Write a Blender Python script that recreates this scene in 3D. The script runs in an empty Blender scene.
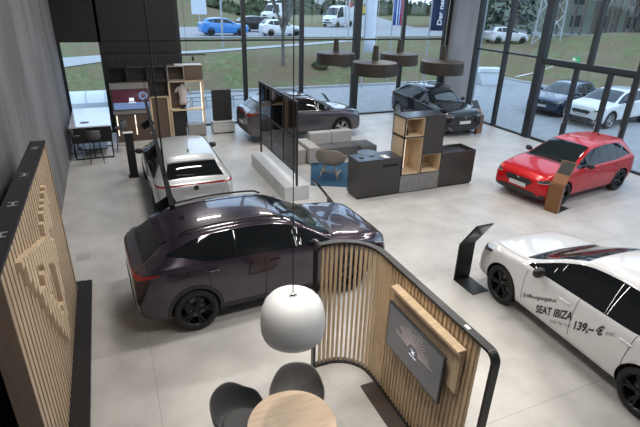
import bpy, bmesh, math, random
from mathutils import Vector, Matrix
from mathutils.bvhtree import BVHTree
from bpy_extras.object_utils import world_to_camera_view
random.seed(7)
PI = math.pi
S = bpy.context.scene
COL = S.collection
R = math.radians

# ------------------------------------------------------------------ camera
cam = bpy.data.cameras.new('camera'); camo = bpy.data.objects.new('camera', cam); COL.objects.link(camo)
cam.sensor_width = 36; cam.lens = 472 / 640 * 36; cam.clip_end = 600; cam.clip_start = .05
_p, _r, _y = R(24.4), R(1.64), R(23.95)
_F = Vector((math.sin(_y)*math.cos(_p), math.cos(_y)*math.cos(_p), -math.sin(_p)))
_R0 = Vector((math.cos(_y), -math.sin(_y), 0)); _U0 = _R0.cross(_F)
_R = _R0*math.cos(_r) + _U0*math.sin(_r); _U = -_R0*math.sin(_r) + _U0*math.cos(_r)
camo.matrix_world = Matrix(((_R.x, _U.x, -_F.x, 0), (_R.y, _U.y, -_F.y, 0), (_R.z, _U.z, -_F.z, 5), (0, 0, 0, 1)))
S.camera = camo
S.view_settings.view_transform = 'Standard'; S.view_settings.look = 'None'
S.view_settings.exposure = 0.27; S.view_settings.gamma = 1; S.view_settings.use_curve_mapping = False

# ------------------------------------------------------------------ world: overcast winter sky
W = bpy.data.worlds.new('world'); S.world = W; W.use_nodes = True
nt = W.node_tree; bg = nt.nodes['Background']
tc = nt.nodes.new('ShaderNodeTexCoord'); nz = nt.nodes.new('ShaderNodeTexNoise'); nz.inputs['Scale'].default_value = 3
rp = nt.nodes.new('ShaderNodeValToRGB')
rp.color_ramp.elements[0].position = .3; rp.color_ramp.elements[0].color = (.50, .66, 1, 1)
rp.color_ramp.elements[1].position = .7; rp.color_ramp.elements[1].color = (.72, .84, 1, 1)
nt.links.new(tc.outputs['Generated'], nz.inputs['Vector']); nt.links.new(nz.outputs['Fac'], rp.inputs['Fac'])
nt.links.new(rp.outputs['Color'], bg.inputs['Color']); bg.inputs['Strength'].default_value = 2.1

# ------------------------------------------------------------------ showroom ceiling lamps, plus an added spot on the partition
def area(name, loc, sx, sy, power, col=(1, .955, .90), rot=(0, 0, 0)):
    l = bpy.data.lights.new(name, 'AREA'); l.shape = 'RECTANGLE'; l.size = sx; l.size_y = sy; l.energy = power; l.color = col
    o = bpy.data.objects.new(name, l); o.location = loc; o.rotation_euler = rot; COL.objects.link(o); return o
def spot(name, loc, tgt, power, ang=60, col=(1, .93, .84), rad=.05):
    l = bpy.data.lights.new(name, 'SPOT'); l.energy = power; l.spot_size = R(ang); l.spot_blend = .5; l.color = col; l.shadow_soft_size = rad
    o = bpy.data.objects.new(name, l); o.location = loc
    o.rotation_euler = (Vector(tgt)-Vector(loc)).to_track_quat('-Z', 'Y').to_euler(); COL.objects.link(o); return o
for _x in (2.2, 6.4, 10.6):
    for _yy in (2.6, 7.2, 11.8, 16.4):
        area('ceiling_lamp', (_x, _yy, 7.05), 1.5, .28, 112)
area('ceiling_lamp', (13.9, 10.5, 7.05), 1.5, .28, 90)
spot('ceiling_and_fill_spot', (1.2, 4.2, 6.9), (2.1, 4.0, 0), 330, 40)
spot('ceiling_and_fill_spot', (5.3, 5.6, 6.9), (3.2, 5.0, 0), 450, 45)
spot('ceiling_and_fill_spot', (.6, 3.2, 6.9), (2.85, 3.7, 1.0), 330, 36)  # added fill spot, brightens the inner face of the slatted partition
spot('ceiling_and_fill_spot', (2.2, 6.5, 6.9), (-1.1, 5.6, 1.6), 110, 45)

# ------------------------------------------------------------------ materials
def mat(name, c, rough=.5, metal=0., coat=0., var=0., vs=6., bump=0., emit=None, es=1., spec=.5, stretch=None, c2=None, coatr=.03):
    m = bpy.data.materials.new(name); m.use_nodes = True; t = m.node_tree; b = t.nodes['Principled BSDF']
    b.inputs['Base Color'].default_value = (*c, 1); b.inputs['Roughness'].default_value = rough
    b.inputs['Metallic'].default_value = metal; b.inputs['Coat Weight'].default_value = coat; b.inputs['Coat Roughness'].default_value = coatr
    b.inputs['Specular IOR Level'].default_value = spec
    if emit: b.inputs['Emission Color'].default_value = (*emit, 1); b.inputs['Emission Strength'].default_value = es
    if var or bump or c2:
        g = t.nodes.new('ShaderNodeTexCoord'); mp = t.nodes.new('ShaderNodeMapping'); n = t.nodes.new('ShaderNodeTexNoise')
        if stretch: mp.inputs['Scale'].default_value = stretch
        n.inputs['Scale'].default_value = vs; n.inputs['Detail'].default_value = 5
        t.links.new(g.outputs['Object'], mp.inputs['Vector']); t.links.new(mp.outputs['Vector'], n.inputs['Vector'])
        if var or c2:
            r = t.nodes.new('ShaderNodeValToRGB'); e = r.color_ramp.elements
            e[0].position = .35; e[1].position = .65
            cc = c2 if c2 else tuple(min(1, x*(1+var)) for x in c)
            e[0].color = (*(c if c2 else tuple(x*(1-var) for x in c)), 1); e[1].color = (*cc, 1)
            t.links.new(n.outputs['Fac'], r.inputs['Fac']); t.links.new(r.outputs['Color'], b.inputs['Base Color'])
        if bump:
            bp = t.nodes.new('ShaderNodeBump'); bp.inputs['Strength'].default_value = bump; bp.inputs['Distance'].default_value = .02
            t.links.new(n.outputs['Fac'], bp.inputs['Height']); t.links.new(bp.outputs['Normal'], b.inputs['Normal'])
    return m
def glass_mat(name, tint=(.9, .95, .95), refl=.06):
    m = bpy.data.materials.new(name); m.use_nodes = True; t = m.node_tree; t.nodes.remove(t.nodes['Principled BSDF'])
    out = t.nodes['Material Output']; tr = t.nodes.new('ShaderNodeBsdfTransparent'); gl = t.nodes.new('ShaderNodeBsdfGlossy')
    tr.inputs['Color'].default_value = (*tint, 1); gl.inputs['Roughness'].default_value = .02
    lw = t.nodes.new('ShaderNodeLayerWeight'); lw.inputs['Blend'].default_value = .5
    pw = t.nodes.new('ShaderNodeMath'); pw.operation = 'POWER'; pw.inputs[1].default_value = 5; t.links.new(lw.outputs['Facing'], pw.inputs[0])
    fr = t.nodes.new('ShaderNodeMath'); fr.operation = 'MULTIPLY_ADD'; fr.inputs[1].default_value = .9; fr.inputs[2].default_value = refl/2; t.links.new(pw.outputs[0], fr.inputs[0])
    mx = t.nodes.new('ShaderNodeMixShader'); t.links.new(fr.outputs[0], mx.inputs[0]); t.links.new(tr.outputs[0], mx.inputs[1]); t.links.new(gl.outputs[0], mx.inputs[2])
    t.links.new(mx.outputs[0], out.inputs['Surface']); return m

def floor_mat():
    m = bpy.data.materials.new('concrete_floor'); m.use_nodes = True; t = m.node_tree; b = t.nodes['Principled BSDF']; L = t.links.new
    tc = t.nodes.new('ShaderNodeTexCoord'); n = t.nodes.new('ShaderNodeTexNoise'); n.inputs['Scale'].default_value = 1.3; n.inputs['Detail'].default_value = 8; n.inputs['Roughness'].default_value = .65
    L(tc.outputs['Object'], n.inputs['Vector']); r = t.nodes.new('ShaderNodeValToRGB'); e = r.color_ramp.elements
    e[0].position = .3; e[0].color = (.40, .39, .375, 1); e[1].position = .72; e[1].color = (.56, .55, .53, 1)
    L(n.outputs['Fac'], r.inputs['Fac'])
    br = t.nodes.new('ShaderNodeTexBrick'); br.offset = 0; br.inputs['Scale'].default_value = 1; br.inputs['Brick Width'].default_value = 3.2; br.inputs['Row Height'].default_value = 3.2
    br.inputs['Mortar Size'].default_value = .006; br.inputs['Color1'].default_value = (1, 1, 1, 1); br.inputs['Color2'].default_value = (.97, .97, .97, 1); br.inputs['Mortar'].default_value = (.72, .72, .72, 1)
    L(tc.outputs['Object'], br.inputs['Vector']); mx = t.nodes.new('ShaderNodeMix'); mx.data_type = 'RGBA'; mx.blend_type = 'MULTIPLY'; mx.inputs[0].default_value = 1
    L(r.outputs['Color'], mx.inputs[6]); L(br.outputs['Color'], mx.inputs[7]); L(mx.outputs[2], b.inputs['Base Color'])
    n2 = t.nodes.new('ShaderNodeTexNoise'); n2.inputs['Scale'].default_value = 2.5; n2.inputs['Detail'].default_value = 4; L(tc.outputs['Object'], n2.inputs['Vector'])
    mr = t.nodes.new('ShaderNodeMapRange'); mr.inputs[3].default_value = .30; mr.inputs[4].default_value = .48; L(n2.outputs['Fac'], mr.inputs[0]); L(mr.outputs[0], b.inputs['Roughness'])
    return m
def grass_mat():
    m = bpy.data.materials.new('winter_grass'); m.use_nodes = True; t = m.node_tree; b = t.nodes['Principled BSDF']; L = t.links.new
    tc = t.nodes.new('ShaderNodeTexCoord'); a = t.nodes.new('ShaderNodeTexNoise'); a.inputs['Scale'].default_value = 3.5; a.inputs['Detail'].default_value = 8; a.inputs['Roughness'].default_value = .75
    L(tc.outputs['Object'], a.inputs['Vector']); r = t.nodes.new('ShaderNodeValToRGB'); e = r.color_ramp.elements
    e[0].position = .36; e[0].color = (.085, .12, .045, 1); e[1].position = .66; e[1].color = (.23, .26, .12, 1)
    L(a.outputs['Fac'], r.inputs['Fac'])
    c = t.nodes.new('ShaderNodeTexNoise'); c.inputs['Scale'].default_value = .5; c.inputs['Detail'].default_value = 7; c.inputs['Roughness'].default_value = .7; L(tc.outputs['Object'], c.inputs['Vector'])
    r2 = t.nodes.new('ShaderNodeValToRGB'); e = r2.color_ramp.elements; e[0].position = .36; e[0].color = (0, 0, 0, 1); e[1].position = .56; e[1].color = (.9, .9, .9, 1); L(c.outputs['Fac'], r2.inputs['Fac'])
    mx = t.nodes.new('ShaderNodeMix'); mx.data_type = 'RGBA'; mx.inputs[7].default_value = (.20, .145, .095, 1); L(r2.outputs['Color'], mx.inputs[0]); L(r.outputs['Color'], mx.inputs[6])
    L(mx.outputs[2], b.inputs['Base Color']); b.inputs['Roughness'].default_value = .95; b.inputs['Specular IOR Level'].default_value = .1
    bp = t.nodes.new('ShaderNodeBump'); bp.inputs['Strength'].default_value = .5; bp.inputs['Distance'].default_value = .2; L(a.outputs['Fac'], bp.inputs['Height']); L(bp.outputs['Normal'], b.inputs['Normal'])
    return m
M = dict(
 floor=floor_mat(), grass=grass_mat(),
 concwall=mat('dark_concrete_wall', (.15, .15, .158), .7, var=.28, vs=1.5, stretch=(1, .8, .25), bump=.1),
 conc=mat('board_marked_concrete', (.29, .305, .335), .75, var=.12, vs=1.2, stretch=(1, 1, .4)),
 frame=mat('anthracite_frame', (.016, .019, .022), .4), black=mat('black_lacquer', (.01, .01, .011), .4),
 blackwall=mat('black_cladding', (.014, .012, .011), .75), matte=mat('matte_black', (.012, .012, .013), .6),
 ceil=mat('dark_ceiling', (.03, .03, .032), .9), glass=glass_mat('window_glass'), tintglass=glass_mat('smoked_glass', (.28, .31, .36)),
 wood_s=mat('oak_partition_slats', (.56, .42, .27), .5, var=.12, vs=3, stretch=(6, 6, .6)),
 wood=mat('oak_slats', (.47, .35, .235), .5, var=.12, vs=3, stretch=(6, 6, .6)), wood_l=mat('light_oak', (.60, .46, .31), .45, var=.1, vs=3, stretch=(1, 8, 1)),
 wood_b=mat('brown_panel', (.10, .07, .05), .55), wood_t=mat('oak_tabletop', (.58, .44, .31), .4, var=.09, vs=2.5, stretch=(1, 9, 1)),
 rose=mat('bronze_panel', (.22, .105, .05), .35, metal=.5), wengew=mat('dark_grooved_wood', (.045, .033, .026), .5, var=.25, vs=4, stretch=(1, 20, 1)),
 slatdk=mat('walnut_end_board', (.23, .165, .12), .5, var=.1, vs=3, stretch=(6, 6, .6)),
 slatback=mat('slat_backing', (.05, .03, .022), .8),
 lamp=mat('matte_white_shade', (.62, .63, .64), .55, bump=.05, vs=60), blamp=mat('dark_metal_shade', (.035, .03, .026), .45, metal=.3, var=.1, vs=8, stretch=(1, 1, 12)),
 counter=mat('dark_grooved_counter', (.04, .036, .034), .4, var=.12, vs=3, stretch=(.3, .3, 30)), countertop=mat('dark_worktop', (.035, .038, .043), .22),
 grey=mat('concrete_drawer', (.20, .195, .19), .6, var=.1, vs=6), plinth=mat('white_concrete_plinth', (.52, .53, .54), .5, var=.06, vs=4),
 fab_l=mat('light_grey_fabric', (.36, .35, .34), .9, bump=.1, vs=80), fab_d=mat('dark_grey_fabric', (.11, .11, .115), .9, bump=.1, vs=80),
 shell=mat('anthracite_shell', (.085, .088, .093), .55, coat=.1), shell2=mat('grey_shell', (.17, .165, .165), .55), cushion=mat('charcoal_seat_pad', (.10, .103, .107), .9),
 beige=mat('beige_shell_fabric', (.24, .215, .185), .85), rug=mat('blue_rug', (.02, .075, .14), .95, bump=.3, vs=90), greyrug=mat('grey_rug', (.25, .25, .255), .95, bump=.2, vs=60),
 tyre=mat('tyre_rubber', (.015, .015, .015), .75), rimb=mat('black_alloy', (.025, .025, .027), .3, metal=.8), rims=mat('silver_alloy', (.5, .5, .5), .3, metal=.9), disc=mat('brake_disc', (.22, .22, .22), .4, metal=.8),
 carglass=mat('tinted_car_glass', (.010, .012, .014), .04, spec=.4), wsglass=mat('windscreen_glass', (.014, .020, .022), .03, spec=.6),
 plastic=mat('black_plastic', (.018, .018, .02), .5), well=mat('wheel_well', (.006, .006, .006), .9),
 redlamp=mat('red_tail_lamp', (.20, .002, .005), .12, coat=1, emit=(1, .02, .02), es=.03), headlamp=mat('headlamp_lens', (.13, .14, .155), .12, metal=.6, coat=1), chrome=mat('chrome', (.7, .7, .7), .12, metal=1),
 plate=mat('number_plate', (.55, .56, .58), .4), redtrim=mat('red_trim', (.3, .01, .02), .4), ledw=mat('white_led', (.4, .4, .4), .4, emit=(1, .97, .9), es=.12),
 purple=mat('dark_violet_paint', (.038, .027, .043), .25, metal=.5, coat=1), white=mat('white_paint', (.70, .71, .73), .3, coat=1), red=mat('red_paint', (.48, .006, .010), .3, metal=.2, coat=.55, spec=.25),
 silver=mat('pale_silver_paint', (.47, .49, .50), .3, metal=.25, coat=1), greyp=mat('grey_violet_paint', (.085, .075, .085), .28, metal=.5, coat=1), blackp=mat('black_paint', (.008, .008, .009), .2, coat=.7, spec=.2),
 navy=mat('navy_paint', (.018, .035, .08), .25, metal=.3, coat=1), blue=mat('blue_paint', (.03, .22, .60), .3, coat=1),
 asphalt=mat('pale_asphalt', (.31, .315, .325), .85, var=.08, vs=2), road=mat('road_asphalt', (.29, .29, .30), .8, var=.06, vs=1), path=mat('path_paving', (.38, .38, .385), .85), kerb=mat('kerb_stone', (.40, .40, .41), .8),
 bark=mat('grey_bark', (.16, .15, .13), .9, var=.3, vs=5), barkhaze=mat('hazy_bark', (.15, .13, .115), .95, var=.3, vs=4), twig=mat('hazy_twigs', (.24, .205, .175), .95), pine=mat('evergreen', (.02, .035, .018), .9, var=.4, vs=2),  # woodland bark and twigs lightened, distance haze put into their colour
 hedge=mat('winter_hedge', (.07, .085, .04), .95, var=.4, vs=3, bump=.5), steel=mat('galvanised_steel', (.42, .44, .46), .5, metal=.4), wcon=mat('white_container', (.62, .66, .70), .5),
 facade=mat('green_grey_render', (.22, .25, .20), .9, var=.08, vs=.5), pane=mat('dark_pane', (.05, .055, .06), .15), flagw=mat('white_flag', (.72, .76, .86), .8), flagn=mat('navy_flag', (.018, .035, .11), .8), flagb=mat('blue_flag', (.03, .10, .42), .8),
 flagr=mat('red_flag_stripe', (.45, .03, .05), .8), paper=mat('paper', (.75, .75, .74), .7), green=mat('exit_green', (.01, .30, .13), .5, emit=(.02, .6, .3), es=.12), letter=mat('dark_lettering', (.03, .028, .03), .5), letterg=mat('grey_lettering', (.22, .215, .21), .5),
 letterw=mat('white_lettering', (.8, .8, .82), .5), screen=mat('screen_dark', (.02, .02, .025), .2, emit=(.055, .052, .054), es=1.0), beam=mat('screen_rays', (.1, .08, .08), .4, emit=(.42, .34, .32), es=.7), scrw=mat('screen_white', (.5, .5, .5), .4, emit=(.6, .7, .85), es=.9),
 scrm=mat('screen_maroon', (.03, .008, .014), .2, emit=(.04, .010, .018), es=1), scrb=mat('screen_blue', (.05, .08, .15), .3, emit=(.12, .18, .33), es=.9), torso=mat('pale_mannequin', (.50, .44, .42), .6), cabinet=mat('stone_grey_cabinet', (.27, .26, .25), .5),
 whitetop=mat('white_gloss_table', (.62, .66, .72), .12, coat=.6), yellow=mat('yellow_van', (.6, .40, .03), .5), roof=mat('roof_tiles', (.16, .07, .05), .9), tube=mat('light_tube', (1, .9, .75), .4, emit=(1, .88, .72), es=1.1), dkblue=mat('ribbed_dark_panel', (.018, .02, .028), .6),
 socket=mat('floor_socket_cover', (.36, .355, .345), .5), track=mat('black_track', (.012, .013, .016), .8, spec=.08), cord=mat('black_cord', (.006, .006, .006), .6))

# ------------------------------------------------------------------ mesh helpers
class MB:
    def __init__(s): s.bm = bmesh.new()
    def box(s, x0, x1, y0, y1, z0, z1, mx=None):
        v = [s.bm.verts.new((x, y, z)) for x in (x0, x1) for y in (y0, y1) for z in (z0, z1)]
        if mx: 
            for q in v: q.co = mx @ q.co
        for f in ((0,1,3,2),(4,6,7,5),(0,4,5,1),(2,3,7,6),(0,2,6,4),(1,5,7,3)): s.bm.faces.new([v[i] for i in f])
        return s
    def bar(s, a, b, w, h=None, up=(0, 0, 1)):
        a, b = Vector(a), Vector(b); h = h or w; d = b-a; L = d.length; d.normalize(); u = Vector(up)
        if abs(d.dot(u)) > .99: u = Vector((0, 1, 0))
        x = d.cross(u).normalized(); y = x.cross(d)
        m = Matrix(((x.x, d.x, y.x, a.x), (x.y, d.y, y.y, a.y), (x.z, d.z, y.z, a.z), (0, 0, 0, 1)))
        return s.box(-w/2, w/2, 0, L, -h/2, h/2, m)
    def tube(s, pts, r, n=8, cap=True):
        pts = [Vector(p) for p in pts]; rr = r if isinstance(r, (list, tuple)) else [r]*len(pts); rings = []; ref = None
        for i, p in enumerate(pts):
            d = (pts[min(i+1, len(pts)-1)]-pts[max(i-1, 0)]).normalized()
            if ref is None: ref = Vector((0, 0, 1)) if abs(d.z) < .9 else Vector((1, 0, 0))
            x = d.cross(ref).normalized(); y = x.cross(d).normalized(); ref = y
            rings.append([s.bm.verts.new(p + (x*math.cos(2*PI*k/n) + y*math.sin(2*PI*k/n))*rr[i]) for k in range(n)])
        for A, B in zip(rings, rings[1:]):
            for k in range(n): s.bm.faces.new((A[k], A[(k+1) % n], B[(k+1) % n], B[k]))
        if cap: s.bm.faces.new(rings[0][::-1]); s.bm.faces.new(rings[-1])
        return s
    def lathe(s, prof, c=(0, 0, 0), n=32, mx=None):
        rings = []
        for r, z in prof:
            rings.append([s.bm.verts.new((c[0], c[1], c[2]+z))] if r < 1e-6 else [s.bm.verts.new((c[0]+r*math.cos(2*PI*k/n), c[1]+r*math.sin(2*PI*k/n), c[2]+z)) for k in range(n)])
        if mx:
            for rg in rings:
                for q in rg: q.co = mx @ q.co
        for A, B in zip(rings, rings[1:]):
            for k in range(n):
                if len(A) == 1 and len(B) == 1: continue
                if len(A) == 1: s.bm.faces.new((A[0], B[k], B[(k+1) % n]))
                elif len(B) == 1: s.bm.faces.new((A[k], A[(k+1) % n], B[0]))
                else: s.bm.faces.new((A[k], A[(k+1) % n], B[(k+1) % n], B[k]))
        return s
    def prism(s, pts, z0, z1, mx=None):
        a = [s.bm.verts.new((x, y, z0)) for x, y in pts]; b = [s.bm.verts.new((x, y, z1)) for x, y in pts]
        if mx:
            for q in a+b: q.co = mx @ q.co
        s.bm.faces.new(a[::-1]); s.bm.faces.new(b); n = len(pts)
        for i in range(n): s.bm.faces.new((a[i], a[(i+1) % n], b[(i+1) % n], b[i]))
        return s
    def grid(s, rows, close=False):
        V = [[s.bm.verts.new(p) for p in r] for r in rows]
        for A, B in zip(V, V[1:]):
            for i in range(len(A)-1): s.bm.faces.new((A[i], A[i+1], B[i+1], B[i]))
        return s
    def build(s, name, m, parent=None, smooth=False, bevel=0, sub=0, solid=0, loc=None, seg=2):
        bmesh.ops.recalc_face_normals(s.bm, faces=s.bm.faces)
        me = bpy.data.meshes.new(name); s.bm.to_mesh(me); s.bm.free()
        for k in (m if isinstance(m, list) else [m]): me.materials.append(M[k] if isinstance(k, str) else k)
        o = bpy.data.objects.new(name, me); COL.objects.link(o)
        if smooth:
            for p in me.polygons: p.use_smooth = True
        if parent: o.parent = parent
        if loc: o.location = loc
        if solid: d = o.modifiers.new('s', 'SOLIDIFY'); d.thickness = solid; d.offset = 0
        if bevel: d = o.modifiers.new('b', 'BEVEL'); d.width = bevel; d.segments = seg; d.limit_method = 'ANGLE'
        if sub: d = o.modifiers.new('u', 'SUBSURF'); d.levels = sub; d.render_levels = sub
        return o
def tag(o, label, cat, group=None, kind=None):
    o['label'] = label; o['category'] = cat
    if group: o['group'] = group
    if kind: o['kind'] = kind
    return o
def thing(name, label, cat, loc=(0, 0, 0), rz=0, group=None):
    o = bpy.data.objects.new(name, None); COL.objects.link(o); o.location = loc; o.rotation_euler = (0, 0, rz); o.empty_display_size = .2
    return tag(o, label, cat, group)
def struct(o): o['kind'] = 'structure'; return o
def dup(o, loc=None, rz=None, label=None, parent=None, scale=None):
    c = o.copy(); COL.objects.link(c)
    if parent: c.parent = parent
    if loc is not None: c.location = loc
    if rz is not None: c.rotation_euler = (0, 0, rz)
    if scale: c.scale = scale
    if label: c['label'] = label
    for ch in list(o.children): dup(ch, parent=c)
    return c
def B(x0, x1, y0, y1, z0, z1): return MB().box(x0, x1, y0, y1, z0, z1)
def text_mesh(txt, size, bold=0.):
    c = bpy.data.curves.new('lettering', 'FONT'); c.body = txt; c.size = size; c.offset = bold; c.resolution_u = 3
    o = bpy.data.objects.new('lettering', c); COL.objects.link(o); dg = bpy.context.evaluated_depsgraph_get(); dg.update()
    me = bpy.data.meshes.new_from_object(o.evaluated_get(dg)); bpy.data.objects.remove(o); return me
def interp(pts, x):
    if x <= pts[0][0]: return pts[0][1]
    for (a, b), (c, d) in zip(pts, pts[1:]):
        if x <= c: return b + (d-b)*(x-a)/max(1e-9, c-a)
    return pts[-1][1]

# ================================================================== THE BUILDING
XL, XR, YB, YF, ZC = -1.55, 15.62, 20.07, -5.0, 7.2
struct(B(XL-.3, XR+.3, YF-.3, YB+.3, -.2, 0).build('floor', 'floor'))
struct(B(XL-.3, XR+.3, YF-.3, YB+.3, ZC, ZC+.3).build('ceiling', 'ceil'))
struct(B(XL-.3, XL, YF, YB+.15, 0, ZC).build('wall_left', 'concwall'))
struct(B(XL-.3, XR+.3, YF-.3, YF, 0, ZC).build('wall_front', 'conc'))
struct(B(XR-.12, XR+.35, 18.15, 20.0, 0, ZC).build('wall_right', 'conc'))
# black cladding hanging above and beside the display furniture
struct(B(XL+.002, -.09, YB-.1, YB+.1, 3.36, ZC).build('wall_back', 'blackwall'))
struct(B(-.07, 2.61, YB-.12, YB+.1, .9, ZC).build('wall_back', 'blackwall'))
t = struct(B(-.10, 2.61, YB-.16, YB-.13, 3.42, 3.47).build('trim_1', 'frame'))
m = MB()
for zz in (2.95, 3.02, 3.9, 4.5): m.box(-.07, 2.61, YB-.14, YB-.125, zz, zz+.02)
struct(m.build('trim_2', 'frame'))
def window(n, along, a, b, zlo, zhi, fixed, post=.2, depth=.16):
    f = MB()
    def bx(m, u0, u1, z0, z1, d):
        if along == 'x': m.box(u0, u1, fixed-d/2, fixed+d/2, z0, z1)
        else: m.box(fixed-d/2, fixed+d/2, u0, u1, z0, z1)
    bx(f, a-post/2, a+post/2, zlo, zhi, depth); 
    w = struct(f.build('window_%d' % n, 'frame'))
    f = MB(); bx(f, a+post/2, b-post/2, zlo, zlo+.07, depth*.9)
    f.build('window_sill', 'frame', w)
    tr = 3.40 if along == 'x' else 3.15
    if zhi > tr: f = MB(); bx(f, a+post/2, b-post/2, tr-.035, tr+.035, depth*.7); f.build('transom', 'frame', w)
    g = MB(); bx(g, a+post/2, b-post/2, zlo+.07, zhi, .012); g.build('window_pane', 'glass', w)
    return w
mull = [-1.53, -.09, 2.66, 5.28, 7.81, 10.47, 12.88, 15.32]
k = 1
for a, b in zip(mull, mull[1:]):
    if a == -.09: continue
    window(k, 'x', a, b, 0, 3.36 if a < -1 else ZC, YB, .17 if a not in (10.47,) else .34); k += 1
struct(B(-.18, -.0, YB-.1, YB+.08, 0, ZC).build('trim_3', 'frame')); struct(B(15.17, 15.48, YB-.1, YB+.08, 0, ZC).build('trim_4', 'frame'))
ym = [18.05, 16.22, 14.2, 12.12, 10.25, 8.3, 6.3, 4.3, 2.3, .3, -1.7, -3.7, -5]
for b, a in zip(ym, ym[1:]):
    if a == 12.12 or a == 10.25:
        # upper light over the entrance
        w = struct(B(XR-.08, XR+.08, a-.085, a+.085, 3.15, ZC).build('window_%d' % k, 'frame')); g = B(XR-.006, XR+.006, a+.085, b-.085, 3.2, ZC).build('window_pane', 'glass', w)
        k += 1; continue
    window(k, 'y', a, b, 0, ZC, XR, .17); k += 1
struct(B(XR-.12, XR+.1, 14.1, 14.42, 0, ZC).build('trim_5', 'frame')); struct(B(XR-.1, XR+.08, 17.95, 18.18, 0, ZC).build('trim_6', 'frame'))
struct(B(XR-.1, XR+.1, 10.2, 14.4, 3.0, 3.16).build('trim_7', 'frame'))
for i, (a, b) in enumerate(((12.58, 14.12), (11.23, 12.58), (10.3, 11.23))):
    d = MB(); d.box(XR-.05, XR+.05, a-.09, a+.09, 0, 3.0); d.box(XR-.05, XR+.05, a+.09, b-.09, 0, .09); d.box(XR-.05, XR+.05, a+.09, b-.09, 2.93, 3.0)
    d = struct(d.build('door_%d' % (i+1), 'frame')); B(XR-.006, XR+.006, a+.09, b-.09, .09, 2.93).build('door_pane', 'glass', d)
    h = MB(); h.tube([(XR-.09, a+.03, .95), (XR-.09, a+.03, 1.35)], .014); h.box(XR-.09, XR-.04, a+.02, a+.04, .97, .99); h.box(XR-.09, XR-.04, a+.02, a+.04, 1.31, 1.33); h.build('door_handle', 'steel', d)
o = MB().box(-.012, .012, -.17, .17, -.085, .085).build('exit_sign', 'green', loc=(XR-.13, 12.62, 3.27)); tag(o, 'small green exit sign with white arrow mounted on the glazing transom over the doors', 'sign')
m = MB(); m.box(-.016, -.012, .03, .13, -.05, .05); m.box(-.016, -.012, -.12, -.05, -.015, .015); m.prism([(-.04, -.05), (-.04, .05), (-.001, 0)], .012, .016, Matrix.Rotation(-PI/2, 4, 'Y')); m.build('running_man_sign', 'letterw', o)

# ceiling fittings (seen in the paintwork of the cars)
# ================================================================== OUTSIDE GROUND
def ss(a, b, x): t = max(0, min(1, (x-a)/(b-a))); return t*t*(3-2*t)
def gh(x, y):
    back = 1.5*ss(27, 33, y) + 5.5*ss(64, 95, y)*ss(26, 8, x) + 2.0*ss(110, 160, y)
    right = 3.0*ss(26.5, 42, x)*(1-ss(30, 46, y))
    return max(back, right) + .0*x
struct(B(-70, 27, YB+.25, 27.6, -.3, -.03).build('floor_paving', 'asphalt')); struct(B(XR+.2, 27, -30, YB+.25, -.3, -.03).build('floor_paving', 'asphalt'))
struct(B(-70, 27.2, 27.5, 27.7, -.2, .09).build('trim_kerb', 'kerb')); struct(B(27, 27.2, -30, 27.5, -.2, .09).build('trim_kerb', 'kerb'))
rows = []
ys = [27.6+i*.8 for i in range(60)] + [76+i*4 for i in range(60)]
for y in ys: rows.append([(x, y, gh(x, y)+.02) for x in [-80+i*2.5 for i in range(110)]])
o = MB().grid(rows).build('grass_bank', 'grass', smooth=True); tag(o, 'green and brown leaf strewn grass bank rising behind the showroom', 'grass', kind='stuff')
rows = []
for y in [-40+i*1.5 for i in range(46)]+[27.6]: rows.append([(x, y, gh(x, y)+.02) for x in [27.2+i*1.2 for i in range(30)]+[63+i*6 for i in range(20)]])
o = MB().grid(rows).build('grass_slope', 'grass', smooth=True); tag(o, 'green grass slope below the woods beside the parked cars', 'grass', kind='stuff')
def strip(name, x0, x1, y0, y1, k, dz, n=60, sk=0):
    rows = []
    for j in range(9):
        y = y0+(y1-y0)*j/8; rows.append([(x0+(x1-x0)*i/n, y+sk*i/n, gh(x0+(x1-x0)*i/n, y+sk*i/n)+dz) for i in range(n+1)])
    return struct(MB().grid(rows).build(name, k, smooth=True))
pp = [(-30, 28.6), (-12, 30.2), (-2, 31.7), (6.6, 34.4), (14.5, 38.4), (21.5, 42.0), (25.5, 44.4)]
struct(MB().grid([[(-30+i*55/89, interp(pp, -30+i*55/89)-.7+1.4*j/5, gh(-30+i*55/89, interp(pp, -30+i*55/89)-.7+1.4*j/5)+.06) for i in range(90)] for j in range(6)]).build('floor_path', 'path', smooth=True))
strip('floor_road', -60, 110, 44.6, 61, 'road', .05, sk=4)
strip('trim_kerb', -60, 110, 44.4, 44.65, 'kerb', .14, sk=4)
# side road running away from the junction
rows = []
for j in range(50):
    y = 62+j*2.4; c = 34+ (y-60)*.42; rows.append([(c-7, y, gh(c-7, y)+.07), (c, y, gh(c, y)+.07), (c+7, y, gh(c+7, y)+.07)])
struct(MB().grid(rows).build('floor_side_road', 'road', smooth=True))

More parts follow.
